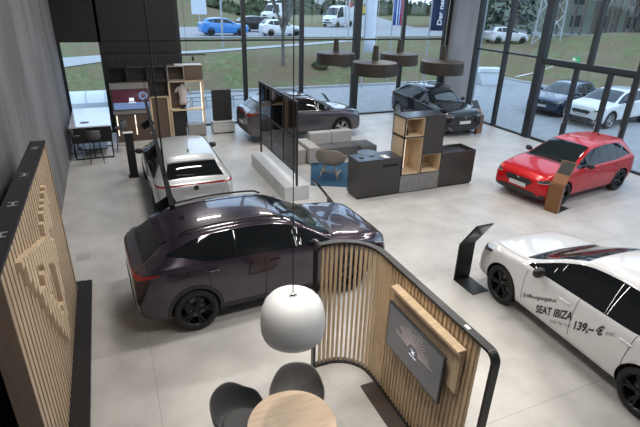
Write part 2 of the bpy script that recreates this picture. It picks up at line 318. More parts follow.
# ------------------------------------------------------------------ trees
def tree_mesh(h, r, seed, depth=4, spread=.5, lean=0.0, first=.3, bl=1.0):
    rnd = random.Random(seed); tr = MB(); cr = MB()
    def br(p, d, L, r, lv):
        n = 4; pts = [p]; q = p.copy(); dd = d.copy()
        for i in range(n):
            dd = (dd + Vector((rnd.uniform(-1, 1), rnd.uniform(-1, 1), rnd.uniform(-.3, .6)))*.12).normalized(); q = q + dd*L/n; pts.append(q.copy())
        (tr if lv == 0 else cr).tube(pts, [r*(1-.45*i/n) for i in range(n+1)], 6 if lv < 2 else 3, cap=False)
        if lv < depth:
            k = (6 if bl == 1 else 9) if lv == 0 else 4 if bl == 1 else 5
            for i in range(k):
                t = first + (1-first)*(i+rnd.random()*.6)/k if lv == 0 else .3+.7*(i+.5)/k
                a = pts[min(n, int(t*n))]; b = pts[min(n, int(t*n)+1)]; s = a.lerp(b, t*n-int(t*n))
                az = rnd.uniform(0, 2*PI); e = Vector((math.cos(az), math.sin(az), 0)); nd = (dd*(1-spread)+e*spread+Vector((0, 0, .25))).normalized()
                br(s, nd, L*rnd.uniform(.42, .62)*(bl if lv == 0 else 1), max(.012, r*(.45 if bl == 1 else .6)), lv+1)
    br(Vector((0, 0, -.2)), Vector((lean, 0, 1)).normalized(), h*.62, r, 0)
    return tr, cr
def tree(name, lab, loc, h, r, seed, depth=4, spread=.5, mats=('bark', 'twig'), group=None, first=.3, bl=1.0):
    o = thing(name, lab, 'tree', loc, random.uniform(0, 6), group); a, b = tree_mesh(h, r, seed, depth, spread, first=first, bl=bl)
    a.build('trunk', mats[0], o, smooth=True); b.build('branches', mats[1], o); return o
tree('bare_tree', 'bare grey street tree with forked crown on the bank between two window mullions', (10.6, 30.6, gh(10.6, 30.6)), 4.8, .15, 3, 4, .46, ('bark', 'bark'), first=.7, bl=2.2)
protos = [tree('woodland_tree', 'bare trees of the woods beyond the grass slope', (46, 24, 2.9), 15, .19, 11+i, 4, .42, ('barkhaze', 'twig'), 'bare woodland trees', first=.25) for i in range(3)]
rnd = random.Random(5); n = 0
for i in range(60):
    x = rnd.uniform(45, 66); y = rnd.uniform(12, 50)
    if y > 36 and x < 50: x += 9
    c = protos[n] if n < 3 else dup(protos[n % 3], rz=rnd.uniform(0, 6)); c.location = (x, y, gh(x, y)-.1); s = rnd.uniform(.8, 1.25); c.scale = (s, s, s); n += 1
for i in range(26):
    x = rnd.uniform(-30, 24); y = rnd.uniform(84, 108); c = dup(protos[i % 3], (x, y, gh(x, y)-.2), rnd.uniform(0, 6), 'bare trees on the grass hill behind the road'); c['group'] = 'trees on the hill'; s = rnd.uniform(.5, .8); c.scale = (s, s, s*.8)
for i in range(26):
    y = rnd.uniform(125, 165); x = y*rnd.uniform(.28, 1.0); c = dup(protos[i % 3], (x, y, gh(x, y)-.2), rnd.uniform(0, 6), 'bare trees far along the side road'); c['group'] = 'trees by the side road'; s = rnd.uniform(.8, 1.2); c.scale = (s, s, s)
def conifer(lab, loc, h, seed):
    rnd = random.Random(seed); o = thing('evergreen_tree', lab, 'tree', loc)
    MB().tube([(0, 0, 0), (0, 0, h)], [.22, .03], 6).build('trunk', 'barkhaze', o); m = MB()
    for i in range(420):
        t = rnd.random()**.8; z = .5+t*(h-.6); rr = (1-t)*h*.28+.2; a = rnd.uniform(0, 2*PI); q = Vector((math.cos(a)*rr*rnd.uniform(.3, 1), math.sin(a)*rr*rnd.uniform(.3, 1), z)); s = rnd.uniform(.25, .55)
        e = Vector((rnd.uniform(-1, 1), rnd.uniform(-1, 1), rnd.uniform(-.8, .2))).normalized(); f = e.cross(Vector((0, 0, 1))).normalized()
        v = [m.bm.verts.new(q+w) for w in (e*s, f*s*.5, -e*s*.6, -f*s*.5, Vector((0, 0, s*.5)))]
        m.bm.faces.new((v[0], v[1], v[4])); m.bm.faces.new((v[1], v[2], v[4])); m.bm.faces.new((v[2], v[3], v[4])); m.bm.faces.new((v[3], v[0], v[4]))
    m.build('foliage', 'pine', o); return o
conifer('dark evergreen tree behind the glazing next to the concrete column', (33, 39.5, gh(33, 39.5)), 9, 1); conifer('tall dark evergreen tree nearest the lattice mast', (41, 42, gh(41, 42)), 11, 2); conifer('dark evergreen tree left of the green grey apartment block', (37.5, 43.5, gh(37, 43)), 9, 3)
def shrub(lab, loc, sx, sy, sz, seed, group=None):
    rnd = random.Random(seed); m = MB()
    for i in range(int(260)):
        a = rnd.uniform(0, 2*PI); e = math.acos(rnd.uniform(0, 1)); q = Vector((math.cos(a)*math.sin(e)*sx, math.sin(a)*math.sin(e)*sy, math.cos(e)*sz))*rnd.uniform(.7, 1); s = .12*(sx+sz)
        w = [Vector([rnd.uniform(-1, 1) for _ in range(3)])*s for _ in range(3)]; m.bm.faces.new([m.bm.verts.new(q+v) for v in w])
    m.lathe([(0, sz*.8), (sx*.5, sz*.65), (sx*.75, sz*.3), (sx*.8, 0)], n=10)
    return tag(m.build('shrub', 'hedge', loc=loc), lab, 'shrub', group)
for i in range(14):
    x = -20+i*3.6; y = 79+rnd.uniform(-2, 2); shrub('scrubby winter shrubs along the hill top behind the road', (x, y+6, gh(x, y+6)), 2.6, 2, 1.7, i, 'hill shrubs')
for i in range(16):
    y = 118+rnd.uniform(-3, 3); x = 34+i*6.5; shrub('dull green shrubs far beyond the road junction', (x, y, gh(x, y)), 4.2, 3, 3.4, 40+i, 'far shrubs')
shrub('small green shrub on the bank below the white flag', (15.0, 30.6, gh(15, 30.6)), .8, .6, .5, 77); shrub('low green shrub on the bank between the tree and the white flag', (13.1, 30.2, gh(13.1, 30.2)), .6, .5, .45, 78)
# building, mast, houses
o = thing('apartment_block', 'green grey apartment block behind the bare woodland trees', 'building', (62, 58, 1.5), R(-38))
B(-16, 16, -5, 5, 0, 12).build('wall', 'facade', o)
for i in range(9):
    for j in range(4):
        w = B(-14.6+i*3.5, -13.2+i*3.5, -5.06, -4.98, .9+j*2.9, 2.4+j*2.9).build('window', 'pane', o)
o = thing('lattice_mast', 'galvanised steel lattice mast standing before the woods', 'mast', (36.2, 33.0, gh(36.2, 33)-.1))
for sx in (-1, 1):
    for sy in (-1, 1): MB().bar((sx*.8, sy*.8, 0), (sx*.4, sy*.4, 16), .1).build('leg', 'steel', o)
m = MB()
for i in range(12):
    z = i*1.3; r0 = .8-.025*z; z1 = z+1.3; r1 = .8-.025*z1
    for a, b in (((-1, -1), (1, -1)), ((1, -1), (1, 1)), ((1, 1), (-1, 1)), ((-1, 1), (-1, -1))):
        p, q = (a, b) if i % 2 else (b, a); m.bar((p[0]*r0, p[1]*r0, z), (q[0]*r1, q[1]*r1, z1), .06)
m.build('bracing', 'steel', o)
for i, (x, y, w, lab) in enumerate(((96, 168, 9, 'distant pale house with red roof beyond the junction'), (74, 172, 7, 'smaller distant pale house left of its neighbour beyond the junction'))):
    o = thing('house', lab, 'building', (x, y, 3.3), .3); B(-w, w, -5, 5, 0, 5).build('wall', 'plinth', o); MB().prism([(-5.6, 5), (5.6, 5), (0, 9)], -w-.5, w+.5, Matrix.Rotation(PI/2, 4, 'Z') @ Matrix.Rotation(PI/2, 4, 'X')).build('roof', 'roof', o)
    for j in range(4): B(-w+1.5+j*w*.45, -w+2.8+j*w*.45, -5.06, -4.9, 1.6, 3.2).build('window', 'pane', o)
# flags
def flag(lab, x, y, z0, w, k, h=7.5, n=5, txt=None, base=None, a=0., side=1):
    gz = gh(x, y) if y > 27 else -.03; o = thing('advertising_flag', lab, 'flag', (x, y, gz), R(a)); MB().tube([(0, 0, 0), (0, 0, h)], .045).build('pole', 'steel', o)
    rows = [[(side*(.05+w*i/6), .09*math.sin(i*1.1+j*.4), z0-gz+(h-z0+gz-.1)*j/8) for i in range(7)] for j in range(9)]
    f = MB().grid(rows).build('banner', k, o, smooth=True, solid=.012)
    return o, f, gz
flag('white banner flag on a pole outside, left of the other two flags', 14.6, 27.0, 2.1, .76, 'flagw', side=1, a=0)
o, f, gz = flag('blue and red striped banner flag on a pole outside', 17.1, 28.0, 3.6, .78, 'flagb', side=1)
for i, (u, wd, k) in enumerate(((.20, .05, 'flagw'), (.38, .03, 'flagw'), (.50, .08, 'flagr'), (.64, .03, 'flagr'))):
    MB().box(u, u+wd, -.14, -.115, 3.62-gz, 7.3).build('stripe', k, o)
o, f, gz = flag('navy banner flag with white lettering at the showroom corner', 15.72, 22.0, 3.65, 1.10, 'flagn', side=1)
me = text_mesh('Der neue', .40, .012); b = bpy.data.objects.new('lettering', me); me.materials.append(M['letterw']); COL.objects.link(b); b.parent = o; b.rotation_euler = (PI/2, -PI/2, 0); b.location = (.62, -.13, 3.92-gz)
# skip, rails, canopy outside, lamp posts, signs
o = thing('skip_container', 'white steel skip container standing on the apron', 'skip', (23.9, 26.1, -.03), R(-20)); o.scale = (.62, .62, .72)
MB().prism([(-.8, 0), (.8, 0), (1.6, 1.15), (1.3, 1.5), (-1.2, 1.5), (-1.4, 1.1)], -.85, .85, Matrix.Rotation(PI/2, 4, 'X')).build('hopper', 'wcon', o, bevel=.03)
m = MB(); [m.box(-1.45, 1.5, s*.86-.03, s*.86+.03, 1.1, 1.2) for s in (-1, 1)]; m.build('rim', 'steel', o)
o = thing('bicycle_rack', 'low galvanised bicycle rack outside the glass behind the display shelves', 'rack', (4.0, 23.6, -.03))
m = MB(); m.tube([(-2.6, 0, .55), (2.3, 0, .55)], .04); m.tube([(-2.6, .6, .25), (2.3, .6, .25)], .04)
for i in range(8): x = -2.5+i*.68; m.tube([(x, 0, 0), (x, 0, .55), (x, .6, .25), (x, .6, 0)], .025)
m.build('rails', 'steel', o)
o = thing('glazed_skylight', 'low pale rooflight with curved glazing outside the left corner window', 'skylight', (-1.1, 24.5, -.03))
prof = [(-1.0+2*i/8, .55+.35*math.sin(PI*i/8)) for i in range(9)]
MB().prism([(-1.0, 0)]+prof+[(1.0, 0)], -1.7, 1.6, Matrix.Rotation(PI/2, 4, 'Z') @ Matrix.Rotation(PI/2, 4, 'X')).build('glazing', 'wcon', o, smooth=False)
m = MB()
for i in range(5): m.tube([(-1.6+i*.8, u, v+.01) for u, v in prof], .02)
m.build('glazing_bars', 'steel', o)
def lamp_post(lab, x, y, h):
    o = thing('street_lamp', lab, 'lamp post', (x, y, gh(x, y))); MB().tube([(0, 0, 0), (0, 0, h)], .08).build('pole', 'steel', o); MB().box(-.1, .9, -.1, .1, h-.1, h).build('lamp_head', 'steel', o)
lamp_post('steel street lamp post left of the bare tree on the bank', 8.25, 37.5, 8); lamp_post('steel street lamp post beside the far van', 29.5, 60, 9); lamp_post('steel street lamp post right of the white flag', 20.5, 41, 9)
def roadsign(lab, x, y, h, w, hh, k, dz=0):
    o = thing('road_sign', lab, 'sign', (x, y, gh(x, y))); MB().tube([(0, 0, 0), (0, 0, h)], .05).build('pole', 'steel', o); MB().box(-w/2, w/2, -.08, -.05, h-hh, h).build('sign_board', k, o)
roadsign('pale blue grey direction board on the verge at the left window edge', 9.3, 52.5, 4.6, 1.5, 2.8, 'wcon'); roadsign('yellow direction board beyond the junction', 41, 76, 2.6, 3, 1.1, 'yellow'); roadsign('small red and white road sign by the kerb', 24.3, 48.5, 3.4, .6, .6, 'redtrim')

# ================================================================== CARS
def cr(a, b, c, d, t): return .5*((2*b)+(-a+c)*t+(2*a-5*b+4*c-d)*t*t+(-a+3*b-3*c+d)*t**3)
SPEC = {}
SPEC['suv'] = dict(FO=.87, wb=2.78, rw=.355, x0=1.20, x1=2.02, r0=3.98, r1=4.33, pil=[2.48, 3.38], dlo_end=(3.98, 3.44), kick=.11, st=[
 (0, .36, .68, .60, .76, .58, .03), (.04, .28, .79, .70, .86, .68, .03), (.14, .23, .87, .80, .945, .74, .03), (.45, .21, .915, .92, 1.01, .78, .035), (.87, .20, .925, .985, 1.06, .79, .035), (1.18, .20, .925, 1.01, 1.10, .76, .04),
 (1.43, .2, .925, 1.03, 1.21, .71, .05), (1.76, .2, .925, 1.05, 1.385, .66, .06), (2.10, .2, .925, 1.065, 1.50, .63, .06), (2.6, .2, .925, 1.08, 1.54, .62, .055), (3.1, .2, .925, 1.095, 1.54, .615, .055), (3.6, .2, .93, 1.115, 1.50, .605, .055), (3.98, .21, .93, 1.13, 1.425, .59, .055),
 (4.16, .23, .915, 1.13, 1.29, .61, .055), (4.33, .26, .88, 1.10, 1.175, .67, .04), (4.43, .31, .84, 1.04, 1.12, .67, .035), (4.50, .42, .78, .93, 1.05, .64, .03), (4.52, .48, .74, .86, .98, .62, .03)])
SPEC['hatch'] = dict(FO=.73, wb=2.564, rw=.322, x0=1.10, x1=1.93, r0=3.60, r1=3.88, pil=[2.16, 2.98], dlo_end=(3.56, 3.22), kick=.05, st=[
 (0, .30, .64, .52, .66, .56, .03), (.04, .23, .75, .60, .75, .66, .03), (.14, .19, .83, .70, .83, .71, .03), (.40, .18, .875, .80, .895, .745, .035), (.80, .17, .887, .88, .955, .76, .035), (1.08, .17, .888, .925, 1.0, .74, .04),
 (1.30, .17, .89, .925, 1.095, .70, .05), (1.60, .17, .89, .935, 1.255, .64, .055), (1.95, .17, .89, .945, 1.395, .595, .055), (2.35, .17, .89, .955, 1.45, .58, .05), (2.8, .17, .89, .965, 1.455, .575, .05), (3.25, .18, .89, .98, 1.435, .57, .05), (3.60, .18, .885, .99, 1.385, .56, .05),
 (3.75, .20, .87, .99, 1.25, .58, .05), (3.88, .24, .84, .97, 1.09, .64, .04), (3.94, .30, .80, .92, 1.01, .64, .035), (3.99, .38, .76, .84, .95, .61, .03), (4.01, .44, .72, .78, .90, .60, .03)])
SPEC['born'] = dict(FO=.83, wb=2.767, rw=.35, x0=1.02, x1=1.92, r0=3.90, r1=4.17, pil=[2.35, 3.25], dlo_end=(3.80, 3.55), st=[
 (0, .32, .58, .55, .66, .50, .03), (.05, .26, .72, .62, .75, .60, .03), (.18, .22, .83, .72, .84, .68, .03), (.5, .2, .89, .83, .93, .74, .035), (.83, .19, .905, .90, 1.02, .74, .035), (1.05, .19, .905, .92, 1.09, .72, .04),
 (1.45, .19, .905, .94, 1.29, .66, .055), (1.95, .19, .905, .96, 1.475, .61, .055), (2.4, .19, .905, .98, 1.535, .60, .05), (3.0, .19, .905, 1.0, 1.54, .595, .05), (3.6, .19, .90, 1.02, 1.50, .59, .05), (3.90, .20, .895, 1.04, 1.44, .585, .05),
 (4.04, .22, .885, 1.04, 1.29, .63, .05), (4.17, .26, .86, 1.0, 1.10, .72, .04), (4.25, .32, .82, .92, 1.02, .72, .035), (4.31, .40, .77, .84, .95, .68, .03), (4.32, .45, .73, .78, .90, .66, .03)])
SPEC['van'] = dict(FO=1.0, wb=3.6, rw=.36, x0=.9, x1=1.6, r0=5.85, r1=5.9, pil=[2.6], dlo_end=(2.7, 2.6), st=[
 (0, .4, .75, .75, .95, .7, .03), (.1, .3, .9, .9, 1.12, .8, .03), (.5, .28, .98, 1.0, 1.25, .85, .04), (.9, .26, 1.0, 1.1, 1.4, .86, .05), (1.25, .26, 1.0, 1.15, 1.95, .8, .1), (1.65, .26, 1.0, 1.2, 2.4, .78, .12), (2.2, .26, 1.0, 1.2, 2.58, .8, .1), (4, .26, 1.0, 1.2, 2.6, .8, .1), (5.5, .26, 1.0, 1.2, 2.6, .8, .1), (5.85, .3, .99, 1.2, 2.56, .8, .1), (5.92, .35, .96, 1.2, 2.5, .76, .1)])

def make_wheel(parent, x, y, rw, side, rim='rimb', full=True):
    m = MB(); mx = Matrix.Translation((x, y, rw)) @ Matrix.Rotation(-side*PI/2, 4, 'X')
    m.lathe([(rw*.70, -.11), (rw*.9, -.11), (rw*.985, -.085), (rw, -.04), (rw, .05), (rw*.985, .085), (rw*.93, .105), (rw*.82, .11), (rw*.72, .10), (rw*.70, .08), (rw*.70, -.11)], n=40, mx=mx)
    w = m.build('wheel', 'tyre', parent, smooth=True)
    if not full:
        MB().lathe([(rw*.70, .05), (rw*.5, .07), (.0, .075)], n=20, mx=mx).build('rim', rim, w); return w
    r = MB(); r.lathe([(rw*.72, .095), (rw*.70, .10), (rw*.66, .085), (rw*.64, .0), (rw*.64, -.08)], n=40, mx=mx)
    for k in range(5):
        for dd in (-.14, .14):
            a = 2*PI*k/5+dd; b = 2*PI*k/5+dd*.5
            pts = [mx @ Vector((math.cos(a)*rw*.68, math.sin(a)*rw*.68, .07)), mx @ Vector((math.cos(b)*rw*.16, math.sin(b)*rw*.16, .06))]
            r.bar(pts[0], pts[1], .034, .03, up=(0, 1, 0))
    r.lathe([(0, .085), (rw*.13, .08), (rw*.2, .05), (rw*.2, .02)], n=16, mx=mx); r.build('rim', rim, w)
    MB().lathe([(0, -.01), (rw*.46, -.01), (rw*.46, -.03), (0, -.03)], n=28, mx=mx).build('brake_disc', 'disc', w)
    return w

def make_car(kind, name, label, paint, loc, rz, full=True, rim='rimb', rails=False, cladding=False, textfn=None, cat='car', group=None, face='low', plate=True, lightbar=None, wipers=True, glassm='carglass', body_arch=None, scl=(1.04, 1.04, 1.04)):
    sp = SPEC[kind]; st = sp['st']; FO, wb, rw = sp['FO'], sp['wb'], sp['rw']; L = st[-1][0]; X = lambda xs: FO+wb/2-xs
    root = thing(name, label, cat, loc, rz, group)
    def at(xs, k):
        n = len(st)
        for i in range(n-1):
            if xs <= st[i+1][0] or i == n-2:
                t = (xs-st[i][0])/(st[i+1][0]-st[i][0]); t = max(0, min(1, t)); p = st[max(0, i-1)][k]; q = st[min(n-1, i+2)][k]
                h0 = st[i+1][0]-st[i][0]
                # slopes by finite difference, scaled to the interval
                m0 = (st[i+1][k]-p)/(st[i+1][0]-st[max(0, i-1)][0]) if i > 0 else (st[i+1][k]-st[i][k])/h0
                m1 = (q-st[i][k])/(st[min(n-1, i+2)][0]-st[i][0])
                a, b = st[i][k], st[i+1][k]; return (2*t**3-3*t*t+1)*a+(t**3-2*t*t+t)*h0*m0+(-2*t**3+3*t*t)*b+(t**3-t*t)*h0*m1
    xs = [0, .02, .05, .11, .18, .3]; x = .42
    while x < L-.42: xs.append(x); x += .13
    xs += [L-.42, L-.32, L-.22, L-.14, L-.08, L-.03, L]
    m = MB(); bm = m.bm; rings = []
    for x in xs:
        zb, w, zs, zt, wt, dr = [at(x, k) for k in (1, 2, 3, 4, 5, 6)]; H = zs-zb; bw = w*.94
        ze = max(zt-dr, zs+.005); g = min(1, max(0, (zt-zs-.08)/.3)); bul = .022*g
        P = [(0, zb), (.6*w, zb), (.90*w, zb+.02), (.955*w, zb+.10*H+.02), (.985*w, zb+.30*H), (1.0*w, zb+.52*H), (.993*w, zb+.74*H), (.985*w, zb+.87*H), (.965*w, zs-.022), (bw, zs+.004)]
        for t in (.33, .66, .93): P.append((bw+(wt-bw)*t+bul*math.sin(PI*t), zs+(ze-zs)*t))
        P += [(wt-.012, ze+.2*(zt-ze)), (.82*wt, ze+.62*(zt-ze)), (.45*wt, ze+.92*(zt-ze)), (0, zt)]
        Rr = [bm.verts.new((X(x), -a, b)) for a, b in P]; Ll = [Rr[0]]+[bm.verts.new((X(x), a, b)) for a, b in P[1:-1]]+[Rr[-1]]; rings.append((Rr, Ll))
    n = len(rings[0][0])
    for (A, A2), (C, C2) in zip(rings, rings[1:]):
        for i in range(n-1):
            bm.faces.new((A[i], A[i+1], C[i+1], C[i])); bm.faces.new((A2[i+1], A2[i], C2[i], C2[i+1]))
    for (A, A2) in (rings[0], rings[-1]):
        for i in range(n-1):
            vs = [A[i], A[i+1], A2[i+1], A2[i]]; q = []
            for v in vs:
                if v not in q: q.append(v)
            bm.faces.new(q)
    body = m.build('body', [paint, 'well'], root, smooth=True, sub=2 if full else 1)
    dg = bpy.context.evaluated_depsgraph_get(); dg.update(); 
    # surface without cut-outs, for fitting the trim
    ev = body.evaluated_get(dg); me = bpy.data.meshes.new_from_object(ev); bt = BVHTree.FromPolygons([v.co.copy() for v in me.vertices], [tuple(p.vertices) for p in me.polygons])
    rr = rw+.04
    cm = MB()
    for ax in (FO, FO+wb):
        for s in (-1, 1): cm.lathe([(0, -.17), (rr, -.17), (rr, .17), (0, .17)], n=48, mx=Matrix.Translation((X(ax), s*(.74+.17), rw+.005)) @ Matrix.Rotation(PI/2, 4, 'X'))
    cut = cm.build('cut', 'well', root)
    body.modifiers.clear(); old = body.data; body.data = me; bpy.data.meshes.remove(old); me.name = 'body'
    if full:
        md = body.modifiers.new('x', 'BOOLEAN'); md.operation = 'DIFFERENCE'; md.object = cut; md.solver = 'EXACT'; dg = bpy.context.evaluated_depsgraph_get(); dg.update()
        me2 = bpy.data.meshes.new_from_object(body.evaluated_get(dg)); body.modifiers.clear(); body.data = me2
        for p in me2.polygons:
            c = p.center; ins = False
            for ax in (FO, FO+wb):
                d = math.hypot(c.x-X(ax), c.z-rw-.005)
                if abs(c.y) < .905 and d < rr+.004 and (abs(abs(c.y)-.74) < .003 or d > rr-.03): ins = True
            nn = p.normal
            if ins and (abs(abs(c.y)-.74) < .003 or abs(nn.y) < .3 and min(abs(math.hypot(c.x-X(ax), c.z-rw-.005)-rr) for ax in (FO, FO+wb)) < .004):
                p.material_index = 1; p.use_smooth = False
            else: p.use_smooth = True; p.material_index = 0
    me_c = cut.data; bpy.data.objects.remove(cut); bpy.data.meshes.remove(me_c)
    def hit(o, d):
        h = bt.ray_cast(Vector(o), Vector(d)); 
        if h[0] is None: h = bt.find_nearest(Vector(o)+Vector(d)*(3.2 if abs(d[1]) > .5 else 3.0))
        return h[0], h[1]
    def proj(u, v, dr, off):
        if dr == 'L': p, nn = hit((u, 3, v), (0, -1, 0))
        elif dr == 'R': p, nn = hit((u, -3, v), (0, 1, 0))
        elif dr == 'F': p, nn = hit((6, u, v), (-1, 0, 0))
        elif dr == 'B': p, nn = hit((-6, u, v), (1, 0, 0))
        elif dr == 'T': p, nn = hit((u, v, 4), (0, 0, -1))
        else:   # angled: (cx, cy, ang) frame, u horizontal about the centre
            cx, cy, a = dr; d = Vector((-math.cos(a), -math.sin(a), 0)); e = Vector((-math.sin(a), math.cos(a), 0)); o = Vector((cx, cy, v))+e*u-d*1.5; p, nn = hit(o, d)
        if nn.dot(p-Vector((0, 0, .6))) < 0: nn = -nn
        return p+nn*off
    def decal(nm, mt, lo, hi, dr, off=.004, nu=16, nv=6, par=None):
        u0, u1 = lo[0][0], lo[-1][0]; rows = []
        us = sorted(set([u0+(u1-u0)*i/nu for i in range(nu+1)]+[p[0] for p in lo]+[p[0] for p in hi if u0 <= p[0] <= u1]))
        for j in range(nv+1): rows.append([proj(u, interp(lo, u)+(max(interp(hi, u), interp(lo, u)+.001)-interp(lo, u))*j/nv, dr, off) for u in us])
        return MB().grid(rows).build(nm, mt, par or root, smooth=True)
    def ribbon(nm, mt, path, dr, w=.008, off=.003, par=None):
        rows = [[], []]
        dense = []
        for a, b in zip(path, path[1:]):
            k = max(1, int(math.hypot(b[0]-a[0], b[1]-a[1])/.05)); dense += [(a[0]+(b[0]-a[0])*i/k, a[1]+(b[1]-a[1])*i/k) for i in range(k)]
        dense.append(path[-1])
        for i, p in enumerate(dense):
            a = dense[max(0, i-1)]; b = dense[min(len(dense)-1, i+1)]; dx, dy = b[0]-a[0], b[1]-a[1]; l = math.hypot(dx, dy) or 1
            for s in (0, 1): rows[s].append(proj(p[0]-dy/l*w*(s-.5), p[1]+dx/l*w*(s-.5), dr, off))
        return MB().grid(rows).build(nm, mt, par or root, smooth=True)
    # windscreen and rear window, laid on the shell from above
    def topglass(nm, a, b, mt, ins=.045):
        rows = []
        for j in range(15):
            x = a+(b-a)*j/14; hw = at(x, 5)-ins; rows.append([proj(X(x), -hw+2*hw*i/16, 'T', .005) for i in range(17)])
        return MB().grid(rows).build(nm, mt, root, smooth=True)
    topglass('windscreen', sp['x0'], sp['x1'], 'wsglass' if glassm == 'carglass' else glassm)
    if kind != 'van': topglass('rear_window', sp['r0'], sp['r1'], glassm, .06)
    # side windows
    e0, e1 = sp['dlo_end']; xg = sp['x0']+.1; zlo = lambda x: at(x, 3)+.022+sp.get('kick', 0)*ss(sp['pil'][-1]-.1, sp['dlo_end'][0], x); zhi = lambda x: at(x, 4)-at(x, 6)-.045
    while zhi(xg) < zlo(xg)+.01: xg += .01
    def hi_c(x):
        z = zhi(x)
        if x > e1: t = (x-e1)/(e0-e1); z = min(z, zhi(e1)+(zlo(e0)+.0-zhi(e1))*t**1.3)
        return z
    for s, dr in ((1, 'L'), (-1, 'R')):
        cuts = [xg]+[c for c in sp['pil']]+[e0]
        for i, (a, b) in enumerate(zip(cuts, cuts[1:])):
            a2, b2 = a+(.025 if i else 0), b-(.025 if i < len(cuts)-2 else 0)
            xx = [a2+(b2-a2)*j/14 for j in range(15)][::-1]
            decal('side_window', glassm, [(X(x), zlo(x)) for x in xx], [(X(x), hi_c(x)) for x in xx], dr, .005, 8, 6)
        if full:
            xx = [xg-.02+(e0-xg+.04)*j/24 for j in range(25)][::-1]
            decal('window_trim', 'carglass', [(X(x), zlo(x)-.012) for x in xx], [(X(x), max(hi_c(min(x, e0)), zlo(x))+.012) for x in xx], dr, .0022, 10, 8)
            # door gaps
            pl = sp['pil']; zs0 = .36
            for c in ([sp['x0']+.12]+pl[:2]):
                cc = c if c != pl[-1] or len(pl) < 2 else c+.0
                ribbon('door_gap', 'well', [(X(cc), zs0), (X(cc), .6), (X(cc+(.02 if c != pl[-1] else .05)), zlo(c)-.02)], dr)
            pass
            for c in (pl[0]-.17, pl[-1]-.02 if kind == 'hatch' else pl[-1]-.05):
                zz = at(c, 3)-.13; p = proj(X(c), zz, dr, .022); MB().box(-.09, .09, -.011, .011, -.014, .014).build('door_handle', paint, root, bevel=.008, loc=p)
        # mirror
        mxs = sp['x0']+.40; zz = at(mxs, 3)+.08; y = s*(at(mxs, 2)*.94)
        mm = MB(); mm.lathe([(0, -.075), (.06, -.062), (.085, -.02), (.085, .02), (.06, .062), (0, .075)], n=14, mx=Matrix.Translation((X(mxs)-.02, y+s*.12, zz)) @ Matrix.Diagonal((.75, 1.25, 1, 1)))
        mr = mm.build('mirror', 'plastic' if paint in ('white', 'red', 'silver') else paint, root, smooth=True)
        MB().bar((X(mxs)-.02, y-s*.03, zz-.05), (X(mxs)-.02, y+s*.08, zz-.03), .05, .03).build('mirror_arm', 'plastic', mr)
        # arches and sills
        if cladding or body_arch:
            for ax in (FO, FO+wb):
                arc = [(X(ax)+(rr+.022)*math.cos(a), rw+.005+(rr+.022)*math.sin(a)) for a in [R(-18)+i*R(216)/24 for i in range(25)]]; arc = [p for p in arc if p[1] > .27]
                ribbon('wheel_arch_trim', 'plastic', arc, dr, .062, .004)
        if cladding: decal('sill_trim', 'plastic', [(X(FO+wb-rr-.02), .23), (X(FO+rr+.02), .23)], [(X(FO+wb-rr-.02), .37), (X(FO+rr+.02), .34)], dr, .004)
        elif full: decal('sill_trim', 'plastic', [(X(FO+wb-rr-.02), .2), (X(FO+rr+.02), .2)], [(X(FO+wb-rr-.02), .235), (X(FO+rr+.02), .235)], dr, .004)
        # lamps
        hx = X(.20); fc = (hx, s*.70, s*R(38)); zl = at(.25, 3)-.045
        if s > 0: lo, hi = [(-.22, zl-.05), (.0, zl-.045), (.24, zl+.035)], [(-.22, zl+.01), (.0, zl+.05), (.24, zl+.075)]
        else: lo, hi = [(-.24, zl+.035), (.0, zl-.045), (.22, zl-.05)], [(-.24, zl+.075), (.0, zl+.05), (.22, zl+.01)]
        hl = decal('headlight', 'headlamp', lo, hi, fc, .006)
        if full: decal('daytime_lamp', 'ledw', [(u, v+.004) for u, v in lo], [(u, v+.011) for u, v in lo], fc, .009, par=hl)
        tl_z = {'suv': 1.02, 'hatch': .90, 'born': .96, 'van': 1.0}[kind]; rx = X(L-.16); fc = (rx, s*.72, PI-s*R(40)) 
        if s > 0: lo, hi = [(-.26, tl_z+.03), (.0, tl_z-.03), (.14, tl_z-.03)], [(-.30, tl_z+.055), (.0, tl_z+.035), (.14, tl_z+.03)]
        else: lo, hi = [(-.14, tl_z-.05), (.0, tl_z-.05), (.26, tl_z+.03)], [(-.14, tl_z+.03), (.0, tl_z+.045), (.26, tl_z+.06)]
        lo = [(u, v+.022 if abs(u) < .2 else v) for u, v in lo]; hi = [(u, v-.008) for u, v in hi]; decal('tail_light', 'redlamp', lo, hi, fc, .006)
        for ax in (FO, FO+wb): make_wheel(root, X(ax), s*(at(FO, 2)-(.115 if full else .07)), rw, s, rim, full)
        if rails:
            rows = [(X(x), s*(at(x, 5)-.05), at(x, 4)-at(x, 6)*.35+.038) for x in [sp['x1']+.02+(sp['r0']-sp['x1']-.25)*i/16 for i in range(17)]]; rows[0] = (rows[0][0], rows[0][1], rows[0][2]-.035); rows[-1] = (rows[-1][0], rows[-1][1], rows[-1][2]-.035)
            MB().tube(rows, .017).build('roof_rail', 'black', root, smooth=True)
    tlz = {'suv': 1.04, 'hatch': .90, 'born': .965, 'van': 1.0}[kind]
    if lightbar: decal('light_bar', 'redlamp', [(-.72, tlz-.015), (0, tlz-.005), (.72, tlz-.015)], [(-.72, tlz+.022), (0, tlz+.02), (.72, tlz+.022)], 'B', .008, 24, 2)
    # front grille, bumper intake, plates
    zg = {'suv': .64, 'hatch': .56, 'born': .42, 'van': .8}[kind]
    if kind != 'born': decal('grille', 'plastic', [(-.42, zg+.05), (-.30, zg-.06), (.30, zg-.06), (.42, zg+.05)], [(-.42, zg+.085), (-.3, zg+.12), (.3, zg+.12), (.42, zg+.085)], 'F', .006)
